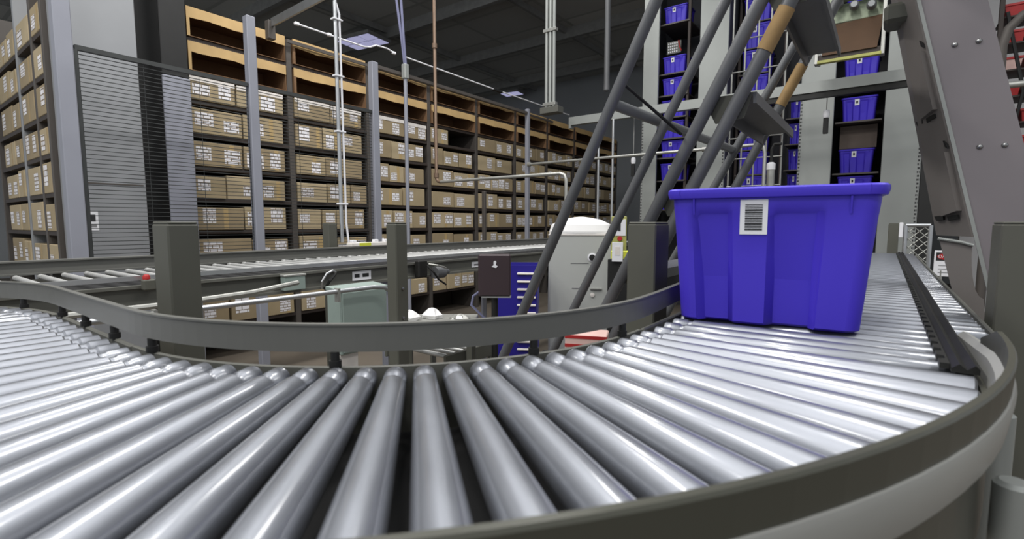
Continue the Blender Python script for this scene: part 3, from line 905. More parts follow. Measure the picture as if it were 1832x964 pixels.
# ------------------------------------------------------------------ red bins rack at the right edge
t = thing('wire_bin_rack', 'dark wire rack of red bins against the white wall at the right edge', 'rack', (1.30, 9.0, 0))
for xx in (-0.25, 0.25, 0.75):
    MB().box((xx - 0.025, -0.02, 0), (xx + 0.025, 0.03, 4.6), ch=0.004).build('upright', M_shelf, t)
for i in range(9):
    MB().box((-0.25, 0, 1.5 + i * 0.33), (0.78, 0.5, 1.52 + i * 0.33)).build('shelf', M_shelf, t)
MB().tube([(-0.2, -0.03, 4.2), (0.0, -0.06, 3.2), (-0.08, -0.05, 2.6), (0.1, -0.05, 2.4), (0.22, -0.04, 3.3)], 0.02, 8).build('hose', M_black, t)
n_ = 0
for i in range(9):
    for j in range(3):
        r_ = thing('red_bin', '%s bin on the %s shelf up of the wire rack, %s' % ('pale pink' if (i + j) % 3 == 0 else 'plain red', ORD[i], ('column side', 'middle', 'outer side')[j]), 'bin', (1.10 + j * 0.235, 9.07, 1.5225 + i * 0.33))
        MB().ring_loft([[(0, 0, 0), (0.17, 0, 0), (0.17, 0.4, 0), (0, 0.4, 0)], [(-0.02, -0.02, 0.16), (0.19, -0.02, 0.16), (0.19, 0.42, 0.16), (-0.02, 0.42, 0.16)],
                        [(0, 0, 0.16), (0.17, 0, 0.16), (0.17, 0.4, 0.16), (0, 0.4, 0.16)], [(0.02, 0.02, 0.02), (0.15, 0.02, 0.02), (0.15, 0.38, 0.02), (0.02, 0.38, 0.02)]], smooth=False).build('bin_body', M_pink if (i + j) % 3 == 0 else M_red, r_)
        MB().box((-0.03, -0.03, 0.13), (0.20, 0.0, 0.16), ch=0.004).build('front_lip', M_red, r_)
t = thing('steel_arch', 'rounded grey steel arch frame above the red bins', 'frame', (1.25, 7.6, 0))
MB().tube([(-0.34, 0, 0), (-0.34, 0, 3.45), (-0.30, 0, 3.62), (-0.20, 0, 3.74), (-0.05, 0, 3.80), (0.6, 0, 3.82)], 0.045, 12).build('arch', M_up, t)
MB().tube([(-0.34, -0.02, 3.03), (1.0, -0.02, 3.0)], 0.035, 12).build('level_pipe', M_pipe, t)

# ------------------------------------------------------------------ chain-link gate, danger sign
t = thing('chain_link_gate', 'chain-link gate panel with a silver tube frame beyond the straight branch', 'gate', (0.165, 6.0, 0))
for xx in (0.0, 0.18):
    MB().tube([(xx, 0, 0), (xx, 0, 1.535)], 0.018, 10).build('frame_tube', M_alu, t)
MB().tube([(0, 0, 1.535), (0.18, 0, 1.535)], 0.018, 10).build('frame_tube', M_alu, t)
MB().box((-0.05, -0.03, 1.42), (-0.02, 0.03, 1.56), ch=0.004).build('latch', M_white, t)
mm = MB()
i = -1.6
while i < 0.20:
    for sgn in (1, -1):
        a = []
        for kk in range(0, 2):
            pass
        x0_, z0_ = i, 0.0
        # clipped diagonal
        u0 = max(0.0, -i); u1 = min(1.53, 0.18 - i)
        if u1 > u0:
            if sgn == 1:
                mm.tube([(i + u0, 0.004, u0), (i + u1, 0.004, u1)], 0.004, 5)
            else:
                mm.tube([(i + u0, -0.004, 1.53 - u0), (i + u1, -0.004, 1.53 - u1)], 0.004, 5)
    i += 0.075
mm.build('chain_link_mesh', M_pipe, t)
MB().box((0.03, 0.9, 0), (0.28, 0.93, 2.3)).build('dark_backing', M_black, t) if False else None
t = thing('storage_door', 'tall black door leaf standing behind the chain-link gate', 'door', (0.37, 7.2, 0))
MB().box((-0.08, 0, 0), (0.06, 0.05, 2.7), ch=0.006).build('leaf', M_black, t)
MB().box((0.03, -0.02, 1.0), (0.045, 0.0, 1.15), ch=0.003).build('handle', M_pipe, t)
t = thing('danger_sign', 'white DANGER notice with a red oval on black, low behind the leaning column', 'sign', (0.36, 5.6, 1.10))
MB().box((0, 0, 0), (0.19, 0.006, 0.22), ch=0.002).build('board', M_white, t)
hb_ = MB().box((0.012, -0.002, 0.135), (0.178, 0.0, 0.205)).build('header', M_ink, t)
ov = MB()
ring0 = [(0.095 + 0.076 * math.cos(2 * PI * q / 24), -0.002, 0.170 + 0.030 * math.sin(2 * PI * q / 24)) for q in range(24)]
ov.prism(ring0, (0, -0.002, 0))
ov.build('red_oval', M_red, hb_)
def text(body, size, loc, rot, m, parent, name='lettering'):
    cu = bpy.data.curves.new(name, 'FONT')
    cu.body = body; cu.size = size; cu.align_x = 'CENTER'; cu.align_y = 'CENTER'; cu.extrude = 0.0008
    o = bpy.data.objects.new(name, cu)
    bpy.context.view_layer.update()
    COL.objects.link(o)
    me = bpy.data.meshes.new_from_object(o.evaluated_get(bpy.context.evaluated_depsgraph_get()))
    bpy.data.objects.remove(o)
    me.materials.append(m)
    o = bpy.data.objects.new(name, me)
    COL.objects.link(o)
    o.parent = parent; o.location = loc; o.rotation_euler = rot
    return o
text('DANGER', 0.034, (0.095, -0.0045, 0.170), (PI / 2, 0, 0), M_white, hb_)
for q in range(3):
    MB().box((0.03, -0.001, 0.03 + q * 0.03), (0.16, 0.0, 0.036 + q * 0.03)).build('print_line', M_inkgrey, t)
MB().tube([(0.05, 0.01, -1.1), (0.05, 0.01, 0.05)], 0.012, 8).build('stake', M_pipe, t)
MB().tube([(0.14, 0.01, -1.1), (0.14, 0.01, 0.05)], 0.012, 8).build('stake', M_pipe, t)

# ------------------------------------------------------------------ cartons
def carton_parts(t, w, d, h, rnd, face='x', lid=False):
    """Carton with its base front edge on the local origin; front faces +x (face 'x', width along y) or -y (face 'y', width along x)."""
    if face == 'x':
        F = lambda u, dep, z: (-dep, u, z)
    else:
        F = lambda u, dep, z: (u, dep, z)
    body = MB()
    lo = F(0, 0, 0); hi = F(w, d, h)
    body.box([min(a, b) for a, b in zip(lo, hi)], [max(a, b) for a, b in zip(lo, hi)], ch=0.005)
    body.build('carton_body', rnd.choice(M_kraft), t)
    # one or two sticker clusters
    spots = [rnd.choice((0.08, 0.12, 0.5))]
    if w > 0.33 and rnd.random() < 0.5:
        spots = [0.06, 0.62]
    for sp in spots:
        sw = min(w * 0.42, rnd.uniform(0.12, 0.20))
        sh = rnd.uniform(0.45, 0.72) * h
        u0 = max(0.012, min(w - sw - 0.012, sp * w))
        z0 = rnd.uniform(0.1, 0.9) * (h - sh) * 0.9 + 0.01
        m = MB()
        if face == 'x':
            p = [(0.0015, u0, z0), (0.0015, u0 + sw, z0), (0.0015, u0 + sw, z0 + sh), (0.0015, u0, z0 + sh)]
        else:
            p = [(u0, -0.0015, z0), (u0 + sw, -0.0015, z0), (u0 + sw, -0.0015, z0 + sh), (u0, -0.0015, z0 + sh)]
        m.quad_uv(*p)
        m.build('shipping_label', rnd.choice(M_stick), t)
    if rnd.random() < 0.45:
        u = rnd.uniform(0.5, 0.8) * w
        m = MB()
        a, b = F(u, -0.001, 0.01), F(u + 0.05, -0.0002, h - 0.006)
        m.box([min(x_, y_) for x_, y_ in zip(a, b)], [max(x_, y_) for x_, y_ in zip(a, b)])
        m.build('packing_tape', M_ktape, t)
    if lid:
        m = MB()
        a, b = F(0.002, -0.005, h - 0.045), F(w - 0.002, 0.0, h + 0.004)
        m.box([min(x_, y_) for x_, y_ in zip(a, b)], [max(x_, y_) for x_, y_ in zip(a, b)])
        m.build('lid_edge', M_lid, t, label='pale lid edge')


RX = -6.0
BAY, NBAY, RY0 = 1.18, 9, 2.27
LEV = [2.88, 2.53, 2.18, 1.83, 1.48, 1.12, 0.77, 0.42]
rack = thing('carton_rack', 'long dark rack of shelved cartons running along the left side behind the mesh fence', 'rack', (RX, RY0, 0))
YE = BAY * NBAY
for kk in range(NBAY + 1):
    MB().box((-0.64, kk * BAY - 0.035, 0), (-0.012, kk * BAY + 0.035, 3.80), ch=0.004).build('upright', M_up, rack)
for z in LEV + [3.18, 3.53]:
    for kk in range(NBAY):
        MB().box((-0.62, kk * BAY + 0.036, z - 0.045), (-0.02, (kk + 1) * BAY - 0.036, z - 0.002), ch=0.003).build('shelf', M_shelf, rack)
MB().box((-0.70, -0.03, 0), (-0.66, YE + 0.03, 3.80)).build('dark_back_sheet', M_backp, rack)  # sheet added to stand for the darkness behind the cartons
rnd = random.Random(11)
DOWN = ['top', 'second', 'third', 'fourth', 'fifth', 'sixth', 'seventh', 'eighth']
for li, z in enumerate(LEV):
    for kk in range(NBAY):
        if li >= 6 and kk > 4:
            continue
        usable = BAY - 0.09
        nb = 2 if rnd.random() < 0.55 else 3
        ws = [rnd.uniform(0.75, 1.25) for _ in range(nb)]
        sc = (usable - 0.02 * nb - rnd.uniform(0.0, 0.08)) / sum(ws)
        u = kk * BAY + 0.045
        names = ['near end', 'far end'] if nb == 2 else ['near end', 'middle', 'far end']
        for bi, wv in enumerate(ws):
            wv *= sc
            h = rnd.uniform(0.225, 0.25) if li == 0 else rnd.uniform(0.235, 0.275)
            if (li == 0 and kk == 3 and bi == nb - 1) or (li == 1 and kk == 4 and bi == 0 and nb == 3):
                u += wv + 0.02
                continue
            adj = 'wide' if wv > 0.46 else ('narrow' if wv < 0.33 else 'plain')
            t = thing('carton', '%s kraft carton at the %s of the %s rack bay, %s carton shelf down' % (adj, names[bi], ORD[kk], DOWN[li]), 'carton',
                      (RX + rnd.uniform(-0.02, 0.01), RY0 + u, z), 0, 'cartons on the long rack')
            carton_parts(t, wv, 0.5, h, rnd, 'x', lid=(li == 0 and kk < 3))
            u += wv + 0.02
# open fronted kraft boxes on the two top levels
for lv, (z, nm) in enumerate(((3.53, 'top'), (3.18, 'second'))):
    for kk in range(NBAY):
        t = thing('open_front_box', 'long open fronted kraft box on the %s level of the %s rack bay' % (nm, ORD[kk]), 'box', (RX, RY0 + kk * BAY + 0.05, z), 0, 'open fronted kraft boxes')
        w, h, d = BAY - 0.10, 0.30, 0.55
        b = MB()
        b.box((-d, 0, 0), (0, w, 0.006))
        b.box((-d, 0, 0.006), (-d + 0.006, w, h))
        b.box((-d, 0, 0.006), (0, 0.006, h))
        b.box((-d, w - 0.006, 0.006), (0, w, h))
        b.box((-d, 0, h - 0.006), (0.0, w, h))
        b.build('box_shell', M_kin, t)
        # header strip with a ragged lower edge
        hd = MB()
        N = 24
        top = [(0.004, w * q / N, h) for q in range(N + 1)]
        rr = random.Random(lv * 50 + kk)
        off = rr.uniform(0, 6)
        low = [(0.004, w * q / N, h - 0.108 + 0.006 * math.sin(q * 0.55 + off) + rr.uniform(-0.003, 0.003)) for q in range(N + 1)]
        hd.prism(top + low[::-1], (-0.006, 0, 0))
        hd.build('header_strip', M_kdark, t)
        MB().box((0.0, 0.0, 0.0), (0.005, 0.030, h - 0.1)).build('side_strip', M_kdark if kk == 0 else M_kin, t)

# short rack end-on at the far left
lr = thing('carton_rack', 'second carton rack standing end-on beyond the tall grey corner post', 'rack', (-5.8, 1.15, 0))
for xx in (-0.20, -0.60, -1.25, -2.55):
    MB().box((xx - 0.03, 0.012, 0), (xx + 0.03, 0.50, 3.9), ch=0.004).build('upright', M_panel if xx in (-1.25,) else M_up, lr)
LV2 = [3.25, 2.88, 2.53, 2.18, 1.83, 1.48, 1.12]
for z in LV2:
    MB().box((-2.5, 0.02, z - 0.04), (-0.18, 0.48, z - 0.002)).build('shelf', M_shelf, lr)
MB().box((-2.55, 0.52, 0), (-0.18, 0.54, 3.9)).build('dark_back_sheet', M_backp, lr)  # dark sheet again, in place of the shade behind this rack
cols = ((-6.365, 0.32, 'grey post side'), (-6.98, 0.50, 'middle'), (-8.05, 0.55, 'far end'), (-7.45, 0.30, 'inner far end'))
for li, z in enumerate(LV2):
    for x_, w_, nm in cols:
        h = rnd.uniform(0.23, 0.28)
        t = thing('carton', 'kraft carton on the end-on rack, %s column, %s shelf down' % (nm, DOWN[li]), 'carton', (x_, 1.165, z), 0, 'cartons on the end-on rack')
        carton_parts(t, w_, 0.34, h, rnd, 'y')

# ------------------------------------------------------------------ grey end cabinet, fence
t = thing('end_cabinet', 'tall plain grey sheet metal cabinet at the rack end behind the mesh fence', 'cabinet', (-5.6, 1.20, 0))
MB().box((-0.35, 0.0, 0), (0, 0.54, 4.3), ch=0.006).build('body', M_panel, t)
MB().box((0, 0.02, 1.90), (0.004, 0.52, 1.912)).build('seam', M_up, t)
s_ = MB().box((0.0, 0.08, 1.49), (0.003, 0.165, 1.66)).build('notice', M_white, t, label='white notice with a dark symbol')
MB().box((0.003, 0.105, 1.57), (0.005, 0.145, 1.63), ch=0.0005).build('symbol', M_ink, s_)
MB().box((0.003, 0.095, 1.52), (0.005, 0.15, 1.545)).build('print_line', M_inkgrey, s_)
t = thing('narrow_cabinet', 'narrow grey cabinet with dark glossy upper half between the fence and the first cartons', 'cabinet', (-5.62, 1.92, 0))
MB().box((-0.03, 0.02, 0), (0, 0.26, 2.98), ch=0.006).build('lower_body', M_lav, t)
MB().box((-0.03, 0.02, 2.982), (-0.004, 0.25, 4.3), ch=0.006).build('dark_upper', M_black, t)
MB().box((-0.30, -0.17, 0), (-0.25, 0.25, 4.3)).build('dark_recess', M_black, t)

fence = thing('mesh_fence', 'dark wire mesh fence on lavender grey posts in front of the carton rack', 'fence', (-5.0, 1.05, 0))
MB().box((-0.06, -0.02, 0), (0.05, 0.085, 4.4), ch=0.006).build('post', M_lav, fence)
MB().box((-0.05, 1.39, 0), (0.035, 1.475, 3.53), ch=0.006).build('post', M_lav, fence)
MB().box((-0.05, 2.84, 0), (0.035, 2.93, 3.47), ch=0.006).build('post', M_lav, fence)
MB().box((-0.04, 6.08, 0), (0.03, 6.14, 3.5), ch=0.006).build('post', M_lav, fence)
MB().box((-0.04, 4.92, 0), (0.02, 4.97, 2.05), ch=0.006).build('post', M_up, fence)
MB().box((-0.03, 2.93, 3.41), (0.02, 6.08, 3.45)).build('top_rail', M_up, fence)
MB().box((-0.02, 0.10, 2.865), (0.02, 1.385, 2.90)).build('top_rail', M_mesh, fence)
MB().box((-0.02, 1.48, 2.865), (0.02, 2.835, 2.90)).build('top_rail', M_mesh, fence)
for y0, y1 in ((0.12, 1.385), (1.48, 2.835)):
    m = MB()
    z = 1.10
    while z < 2.86:
        m.box((-0.003, y0, z), (0.003, y1, z + 0.0055))
        z += 0.034
    yv = y0
    while yv <= y1:
        m.box((-0.005, yv, 1.10), (-0.001, yv + 0.003, 2.86))
        yv += 0.42
    m.build('wire_mesh', M_mesh, fence)
MB().box((-0.015, 0.085, 1.10), (0.02, 0.115, 2.865)).build('mesh_frame', M_mesh, fence)

# flat bar arm and conduit pole with tray
t = thing('bracket_arm', 'pale flat steel bar slanting up from the rack top towards the conduit pole', 'bracket', (0, 0, 0))
a_, b_ = Vector((-5.6, 3.02, 3.78)), Vector((-3.72, 2.50, 3.42))
d_ = (b_ - a_)
MB().prism([a_ + Vector((0, 0, -0.045)), b_ + Vector((0, 0, -0.03)), b_ + Vector((0, 0, 0.04)), a_ + Vector((0, 0, 0.045))], (0.01, 0.02, 0)).build('flat_bar', M_alu, t)
MB().box((-5.66, 2.98, 3.60), (-5.58, 3.06, 3.80), ch=0.004).build('rack_clamp', M_up, t)
MB().lathe(a_ + Vector((0.12, -0.02, 0.0)), (0, -1, 0), [(0, 0.018), (0.01, 0.014)], 10).build('bolt', M_ink, t)
t = thing('conduit_pole', 'pair of thin white conduits rising from the far guard rail', 'conduit', (-3.70, 2.54, 1.36))
MB().tube([(0, 0, 0.03), (0.0, 0, 2.0)], 0.016, 10).build('conduit', M_alu, t)
MB().tube([(0.02, 0.05, 0.03), (0.015, 0.035, 0.2), (0.012, 0.03, 1.9), (0.0, 0.0, 2.02)], 0.009, 8).build('thin_conduit', M_white, t)
for zz in (0.35, 0.95, 1.4, 1.85):
    MB().box((-0.022, -0.03, zz), (0.026, 0.055, zz + 0.014), ch=0.002).build('clip', M_white, t)
t = thing('cable_trunking', 'short white trunking with a yellow tag on the far guard rail', 'trunking', (-3.62, 2.55, 1.356))
MB().box((-0.035, 0, 0), (0.035, 0.42, 0.032), ch=0.004).build('trough', M_lid, t)
MB().box((0.035, 0.08, 0.004), (0.037, 0.20, 0.03)).build('tag', M_yellow, t, label='yellow tag')
for yy in (0.02, 0.25, 0.36):
    MB().box((-0.02, yy, 0.032), (0.02, yy + 0.045, 0.055), ch=0.004).build('terminal', M_white, t)

# air line along the rack top
t = thing('air_line', 'thin white air line strung along the top of the long carton rack', 'air line', (-5.55, 3.3, 3.84))
MB().tube([(0, 0, 0), (0, 0.92, 0.0), (0, 1.02, 0.02), (0, 1.12, 0.07), (0, 1.3, 0.08), (0, 1.44, 0.05)], 0.011, 8).build('hose', M_white, t)
for yy, zz in ((0.0, 0.0), (0.42, 0.0), (1.42, 0.05)):
    MB().box((-0.02, yy - 0.03, zz - 0.018), (0.02, yy + 0.03, zz + 0.018), ch=0.008).build('coupling', M_white, t)
MB().tube([(0, 1.62, 0.05), (0, 3.6, 0.03)], 0.011, 8).build('hose', M_white, t)
MB().box((-0.02, 3.6, 0.005), (0.02, 3.85, 0.05), ch=0.006).build('valve', M_black, t)
MB().tube([(0, 3.85, 0.03), (0, 6.2, 0.03)], 0.011, 8).build('hose', M_white, t)
MB().box((-0.42, 0.1, -0.09), (-0.40, 6.2, -0.05)).build('support_strip', M_up, t)  # thin strip along the rack, clear of the hose
# cable pole
t = thing('cable_pole', 'slim silver pole feeding a bundle of grey blue cables up to the ceiling', 'pole', (-4.93, 4.37, 0))
MB().tube([(0, 0, 0), (0, 0, 3.50)], 0.024, 10).build('pole', M_lav, t)
MB().box((-0.035, -0.035, 3.36), (0.035, 0.035, 3.54), ch=0.008).build('cap', M_sheet, t)
MB().tube([(-0.01, 0, 3.54), (-0.03, -0.03, 3.9), (-0.06, -0.10, 4.5), (-0.1, -0.16, 5.4), (-0.1, -0.2, 6.9)], 0.016, 8).build('cable', M_cable, t)
MB().tube([(0.01, 0, 3.54), (0.0, -0.02, 3.9), (-0.0, -0.06, 4.5), (-0.02, -0.10, 5.4), (-0.02, -0.12, 6.9)], 0.016, 8).build('cable', M_cable, t)

# ceiling lights
M_lamp = bpy.data.materials.new('led_lens'); M_lamp.use_nodes = True
bs = M_lamp.node_tree.nodes['Principled BSDF']
bs.inputs['Base Color'].default_value = (0.5, 0.5, 0.7, 1)
bs.inputs['Emission Color'].default_value = (0.55, 0.55, 0.85, 1)
bs.inputs['Emission Strength'].default_value = 0.55
for (x, y, sx, lb) in ((-12.0, 9.1, 1.45, 'dim bluish four panel ceiling light above the long rack'), (-12.0, 16.1, 0.9, 'dim bluish ceiling light far off near the back wall')):
    t = thing('ceiling_light', lb, 'ceiling light', (x, y, 6.62), math.radians(8))
    t.scale = (sx * 0.55, sx * 0.5, 1)
    MB().box((-0.8, -0.62, 0.0), (0.8, 0.62, 0.09), ch=0.01).build('frame', M_joist, t)
    for q in range(3):
        for r_ in range(2):
            MB().box((-0.75 + q * 0.51, -0.55 + r_ * 0.58, -0.012), (-0.28 + q * 0.51, -0.03 + r_ * 0.58, 0.0), ch=0.003).build('lens', M_lamp, t)
    for q in (-0.5, 0.5):
        MB().tube([(q, 0, 0.09), (q, 0, 0.3)], 0.012, 6).build('hanger', M_joist, t)

# ------------------------------------------------------------------ things inside the bend
t = thing('electrical_box', 'pale green square electrical enclosure on a stand inside the bend', 'electrical box', (-2.06, 1.495, 0))
MB().box((-0.06, -0.135, 0.93), (0.05, 0.135, 1.235), ch=0.006).build('enclosure', M_elec, t)
MB().prism([(-0.062, -0.138, 1.235), (0.058, -0.138, 1.235), (0.058, -0.138, 1.24), (-0.062, -0.138, 1.252)], (0, 0.276, 0)).build('hood', M_elec, t)
MB().box((0.05, -0.128, 0.94), (0.058, 0.128, 1.228), ch=0.003).build('door', M_elec, t)
MB().box((0.0, -0.135, 0.012), (0.03, -0.03, 0.93), ch=0.004).build('stand', M_lid, t)
MB().box((-0.1, -0.15, 0), (0.08, 0.14, 0.012)).build('base_plate', M_post, t)
t = thing('steel_conduit', 'shiny steel conduit running level then bending down beside the electrical box', 'conduit', (-1.95, 0, 0))
MB().tube([(0, 0.40, 1.247), (0, 1.50, 1.247), (0, 1.57, 1.238), (0, 1.62, 1.205), (0, 1.648, 1.15), (0, 1.655, 0.95), (0, 1.655, 0.0)], 0.0105, 10).build('conduit', M_alu, t)
MB().tube([(-0.35, 0.40, 1.225), (-0.35, 0.78, 1.225), (-0.36, 1.1, 1.235), (-0.4, 1.35, 1.255)], 0.012, 8).build('flexible_cable', M_pipe, t)
for yy in (0.6, 1.3):
    MB().box((-0.014, yy, 1.2), (0.014, yy + 0.012, 1.262)).build('clip', M_pipe, t)

t = thing('touch_monitor', 'dark maroon monitor casing seen from behind on a black stand, small white emblem', 'monitor', (-1.878, 2.343, -0.1705), math.radians(36))
t.scale = (1.11, 1.11, 1.11)
hc = MB().box((-0.088, -0.03, 1.155), (0.088, 0.03, 1.385), ch=0.008).build('casing', M_maroon, t)
em = MB()
em.prism([(-0.016, -0.031, 1.318), (0.010, -0.031, 1.312), (0.018, -0.031, 1.322), (0.008, -0.031, 1.328), (0.012, -0.031, 1.345), (0.004, -0.031, 1.352), (-0.004, -0.031, 1.346), (-0.004, -0.031, 1.327)], (0, -0.002, 0))
em.build('emblem', M_white, hc)
MB().box((-0.07, -0.034, 1.15), (0.09, 0.034, 1.156)).build('lower_edge', M_sheet, t)
MB().tube([(0, 0, 0.17), (0, 0, 1.155)], 0.018, 12).build('stand', M_black, t)
MB().lathe((0, 0, 0.154), (0, 0, 1), [(0, 0.085), (0.015, 0.085), (0.03, 0.03)], 20).build('base', M_black, t)
MB().tube([(-0.05, 0.03, 1.2), (-0.12, 0.03, 1.15), (-0.13, 0.02, 1.1), (-0.06, 0.02, 1.03), (-0.03, 0.0, 0.9)], 0.007, 8).build('cable', M_cable, t)

# work table with papers behind the monitor
t = thing('work_table', 'low grey work table behind the guide rail, strewn with papers', 'table', (-2.0, 2.12, 0), math.radians(36))
MB().box((-0.34, -0.10, 0.955), (0.12, 0.22, 0.98), ch=0.004).build('tabletop', M_pipe, t)
for xx in (-0.31, 0.09):
    for yy in (-0.07, 0.19):
        MB().box((xx - 0.015, yy - 0.015, 0), (xx + 0.015, yy + 0.015, 0.955)).build('leg', M_post, t)
rr = random.Random(4)
for q, (dx, dy, lb) in enumerate(((-0.27, 0.02, 'crumpled white paper heap on the work table, nearest the slim post'), (-0.15, 0.08, 'white folded paper bundle in the middle of the work table'), (0.02, 0.05, 'flat grey paper stack on the work table beside the monitor stand'))):
    c_, s2 = math.cos(math.radians(36)), math.sin(math.radians(36))
    px, py = -2.0 + dx * c_ - dy * s2, 2.12 + dx * s2 + dy * c_
    pb = MB()
    rings = []
    for zz, sc_ in ((0, 1.0), (0.018, 1.05), (0.04, 0.6), (0.05, 0.2)):
        rings.append([((0.06 * sc_ + rr.uniform(-0.012, 0.012)) * math.cos(2 * PI * k_ / 10), (0.05 * sc_ + rr.uniform(-0.012, 0.012)) * math.sin(2 * PI * k_ / 10), zz * (0.6 if q == 2 else 1.2)) for k_ in range(10)])
    pb.ring_loft(rings, smooth=False)
    o = pb.build('paper_heap', M_cabtop if q < 2 else M_pipe)
    o.location = (px, py, 0.981)
    tag(o, lb, 'paper')

# low roller table beneath
t = thing('roller_table', 'low table of thin bright rollers glimpsed under the guide rail', 'roller table', (0, 0, 0))
mer = finish_roller_mesh(roller_mesh(0.5, 0.015, 0.015, 10), 'thin_roller', M_zinc)
for q in range(6):
    put_roller(mer, t, (-2.62, 2.52 + q * 0.075 - 0.35, 0.735), (1, 0, 0))
for xx in (-2.65, -2.10):
    MB().box((xx, 2.12, 0.66), (xx + 0.02, 2.60, 0.752), ch=0.003).build('side_frame', M_post, t)
    for yy in (2.15, 2.54):
        MB().box((xx, yy, 0), (xx + 0.02, yy + 0.04, 0.66)).build('leg', M_post, t)
# blue crate stack
for q in range(3):
    t = thing('ribbed_crate', 'deep blue ribbed crate beside the dome cabinet, %s of the stack' % ('bottom', 'middle', 'top')[q], 'crate', (-2.10, 2.87, 0.0 + q * 0.422), math.radians(30))
    h = 0.42
    MB().ring_loft([[(-0.15, -0.12, 0), (0.15, -0.12, 0), (0.15, 0.12, 0), (-0.15, 0.12, 0)], [(-0.165, -0.135, h), (0.165, -0.135, h), (0.165, 0.135, h), (-0.165, 0.135, h)],
                    [(-0.155, -0.125, h), (0.155, -0.125, h), (0.155, 0.125, h), (-0.155, 0.125, h)], [(-0.14, -0.11, 0.01), (0.14, -0.11, 0.01), (0.14, 0.11, 0.01), (-0.14, 0.11, 0.01)]], smooth=False).build('crate_body', M_crate, t)
    for k_ in range(6):
        MB().box((0.02, -0.148, 0.08 + k_ * 0.055), (0.15, -0.13, 0.095 + k_ * 0.055), ch=0.004).build('rib', M_lid, t)
# case with wires
t = thing('equipment_case', 'dark equipment case with pale script-like scratches glimpsed under the guide rail', 'case', (-1.56, 2.56, 0), math.radians(30))
MB().box((-0.10, -0.08, 0), (0.10, 0.08, 0.76), ch=0.01).build('shell', M_black, t)
MB().tube([(-0.06, -0.083, 0.70), (-0.03, -0.084, 0.73), (0.0, -0.083, 0.70), (0.03, -0.084, 0.73), (0.07, -0.083, 0.71)], 0.006, 6).build('scratch_marking', M_pipe, t)
# dome cabinet
t = thing('dome_cabinet', 'pale grey cabinet with a rounded white dome top and black round lock', 'cabinet', (-1.895, 3.44, -0.341), math.radians(29))
t.scale = (1.22, 1.22, 1.22)
MB().box((-0.195, -0.16, 0.31), (0.195, 0.16, 1.485), ch=0.012).build('body', M_cab, t)
dm = MB()
rings = []
for zz, sx, sy in ((1.485, 0.197, 0.162), (1.500, 0.200, 0.165), (1.508, 0.197, 0.162), (1.545, 0.185, 0.15), (1.575, 0.125, 0.10), (1.588, 0.06, 0.05), (1.594, 0.015, 0.012)):
    rings.append([(math.copysign(abs(math.cos(a)) ** 0.55, math.cos(a)) * sx, math.copysign(abs(math.sin(a)) ** 0.55, math.sin(a)) * sy, zz) for a in [2 * PI * k_ / 32 for k_ in range(32)]])
dm.ring_loft(rings, smooth=True)
dm.build('dome_top', M_cabtop, t)
MB().box((-0.198, -0.163, 1.478), (0.198, 0.163, 1.486)).build('seam_band', M_lid, t)
lk_ = MB().lathe((0.07, -0.16, 1.345), (0, -1, 0), [(0, 0.027), (0.004, 0.027), (0.006, 0.02)], 20).build('lock_ring', M_white, t)
MB().lathe((0.07, -0.165, 1.345), (0, -1, 0), [(0, 0.019), (0.012, 0.017), (0.013, 0.001)], 16).build('lock', M_black, lk_)
MB().box((-0.06, -0.1615, 1.307), (0.05, -0.160, 1.311)).build('engraved_line', M_inkgrey, t)
MB().box((-0.05, -0.1615, 1.152), (0.0, -0.160, 1.157)).build('engraved_line', M_inkgrey, t)
MB().box((0.06, -0.172, 1.150), (0.13, -0.160, 1.156)).build('latch', M_pipe, t)
MB().lathe((0.075, -0.16, 1.115), (0, -1, 0), [(0, 0.014), (0.006, 0.013), (0.008, 0.001)], 14).build('keyhole_cover', M_lid, t)
MB().box((-0.2, -0.165, 0.2796), (0.2, 0.165, 0.31), ch=0.004).build('plinth', M_post, t)
# label stand
t = thing('label_stand', 'lime yellow stand carrying white printed placards beside the dome cabinet', 'stand', (-1.545, 3.25, 0), math.radians(20))
MB().box((-0.02, -0.02, 0.0), (0.16, 0.03, 1.30), ch=0.004).build('dark_column', M_black, t)
MB().box((0.0, -0.03, 1.30), (0.20, 0.03, 1.36), ch=0.005).build('yellow_bracket', M_yellow, t)
MB().box((0.0, -0.015, 1.36), (0.105, 0.0, 1.60), ch=0.003).build('back_plate', M_yrail, t)
pq = MB().box((0.03, -0.020, 1.465), (0.10, -0.016, 1.58), ch=0.001).build('placard', M_white, t)
MB().box((0.045, -0.022, 1.50), (0.065, -0.020, 1.55)).build('print', M_ink, pq)
pq = MB().box((0.01, -0.04, 1.285), (0.085, -0.034, 1.42), ch=0.001).build('placard', M_white, t)
MB().box((0.03, -0.042, 1.33), (0.065, -0.040, 1.39)).build('print', M_lid, pq)
MB().lathe((0.06, -0.016, 1.445), (0, -1, 0), [(0, 0.018), (0.012, 0.015)], 12).build('red_button', M_red, t)
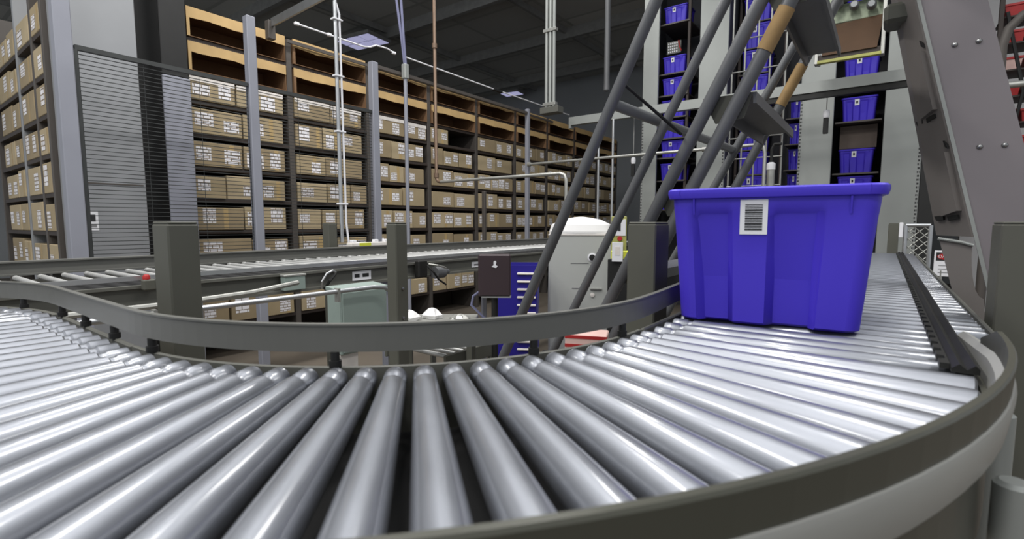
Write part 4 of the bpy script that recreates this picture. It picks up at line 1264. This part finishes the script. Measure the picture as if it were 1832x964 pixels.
# red striped board
t = thing('striped_carton', 'pale pink carton with red stripes glimpsed under the guide rail by the big tote', 'carton', (-0.965, 1.83, 0), math.radians(22))
MB().box((-0.09, -0.06, 0), (0.08, 0.06, 1.10), ch=0.004).build('carton_body', M_pink, t)
for q in range(4):
    MB().box((-0.0905, -0.0615, 0.975 + q * 0.036), (0.0805, -0.0595, 0.988 + q * 0.036)).build('red_stripe', M_red, t)

# ------------------------------------------------------------------ camera
cam = bpy.data.cameras.new('camera')
co = bpy.data.objects.new('camera', cam)
COL.objects.link(co)
FPX = 890.0
cam.sensor_fit = 'HORIZONTAL'
cam.sensor_width = 36.0
cam.lens = 36.0 * FPX / 1832.0
cam.clip_start = 0.02
cam.clip_end = 100
pitch, yaw = math.atan(82 / 890.0), math.radians(36.7)
co.location = (0, 0, CAMZ)
co.rotation_euler = (PI / 2 - pitch, 0, yaw)
cam.dof.use_dof = True
cam.dof.focus_distance = 2.6
cam.dof.aperture_fstop = 5.0
SC.camera = co

# ------------------------------------------------------------------ light
w = bpy.data.worlds.new('hall_ambient')
SC.world = w
w.use_nodes = True
bg = w.node_tree.nodes['Background']
bg.inputs['Color'].default_value = (0.90, 0.95, 1.0, 1)
bg.inputs['Strength'].default_value = 0.56


def area(x, y, z, sx, sy, e, col=(1, 0.98, 0.95), rz=0):
    l = bpy.data.lights.new('high_bay_lamp', 'AREA')
    l.shape = 'RECTANGLE'
    l.size, l.size_y = sx, sy
    l.energy = e
    l.color = col
    o = bpy.data.objects.new('high_bay_lamp', l)
    COL.objects.link(o)
    o.location = (x, y, z)
    o.rotation_euler = (0, 0, rz)
    return o


for x, y, e in ((-4.2, -4.0, 120), (-4.2, -0.5, 130), (-4.2, 3.0, 130), (-4.2, 6.4, 70), (-1.0, -4.0, 120), (-1.0, -0.5, 120), (-1.0, 3.0, 120), (3.0, 5.0, 60), (2.4, -2.0, 60), (2.4, 3.0, 60)):
    area(x, y, 6.5, 0.5, 1.8, e)

SC.cycles.use_denoising = True
SC.cycles.max_bounces = 6
SC.view_settings.view_transform = 'Standard'
SC.view_settings.look = 'None'
SC.view_settings.exposure = 0.0
SC.view_settings.gamma = 1.0
SC.view_settings.use_curve_mapping = False
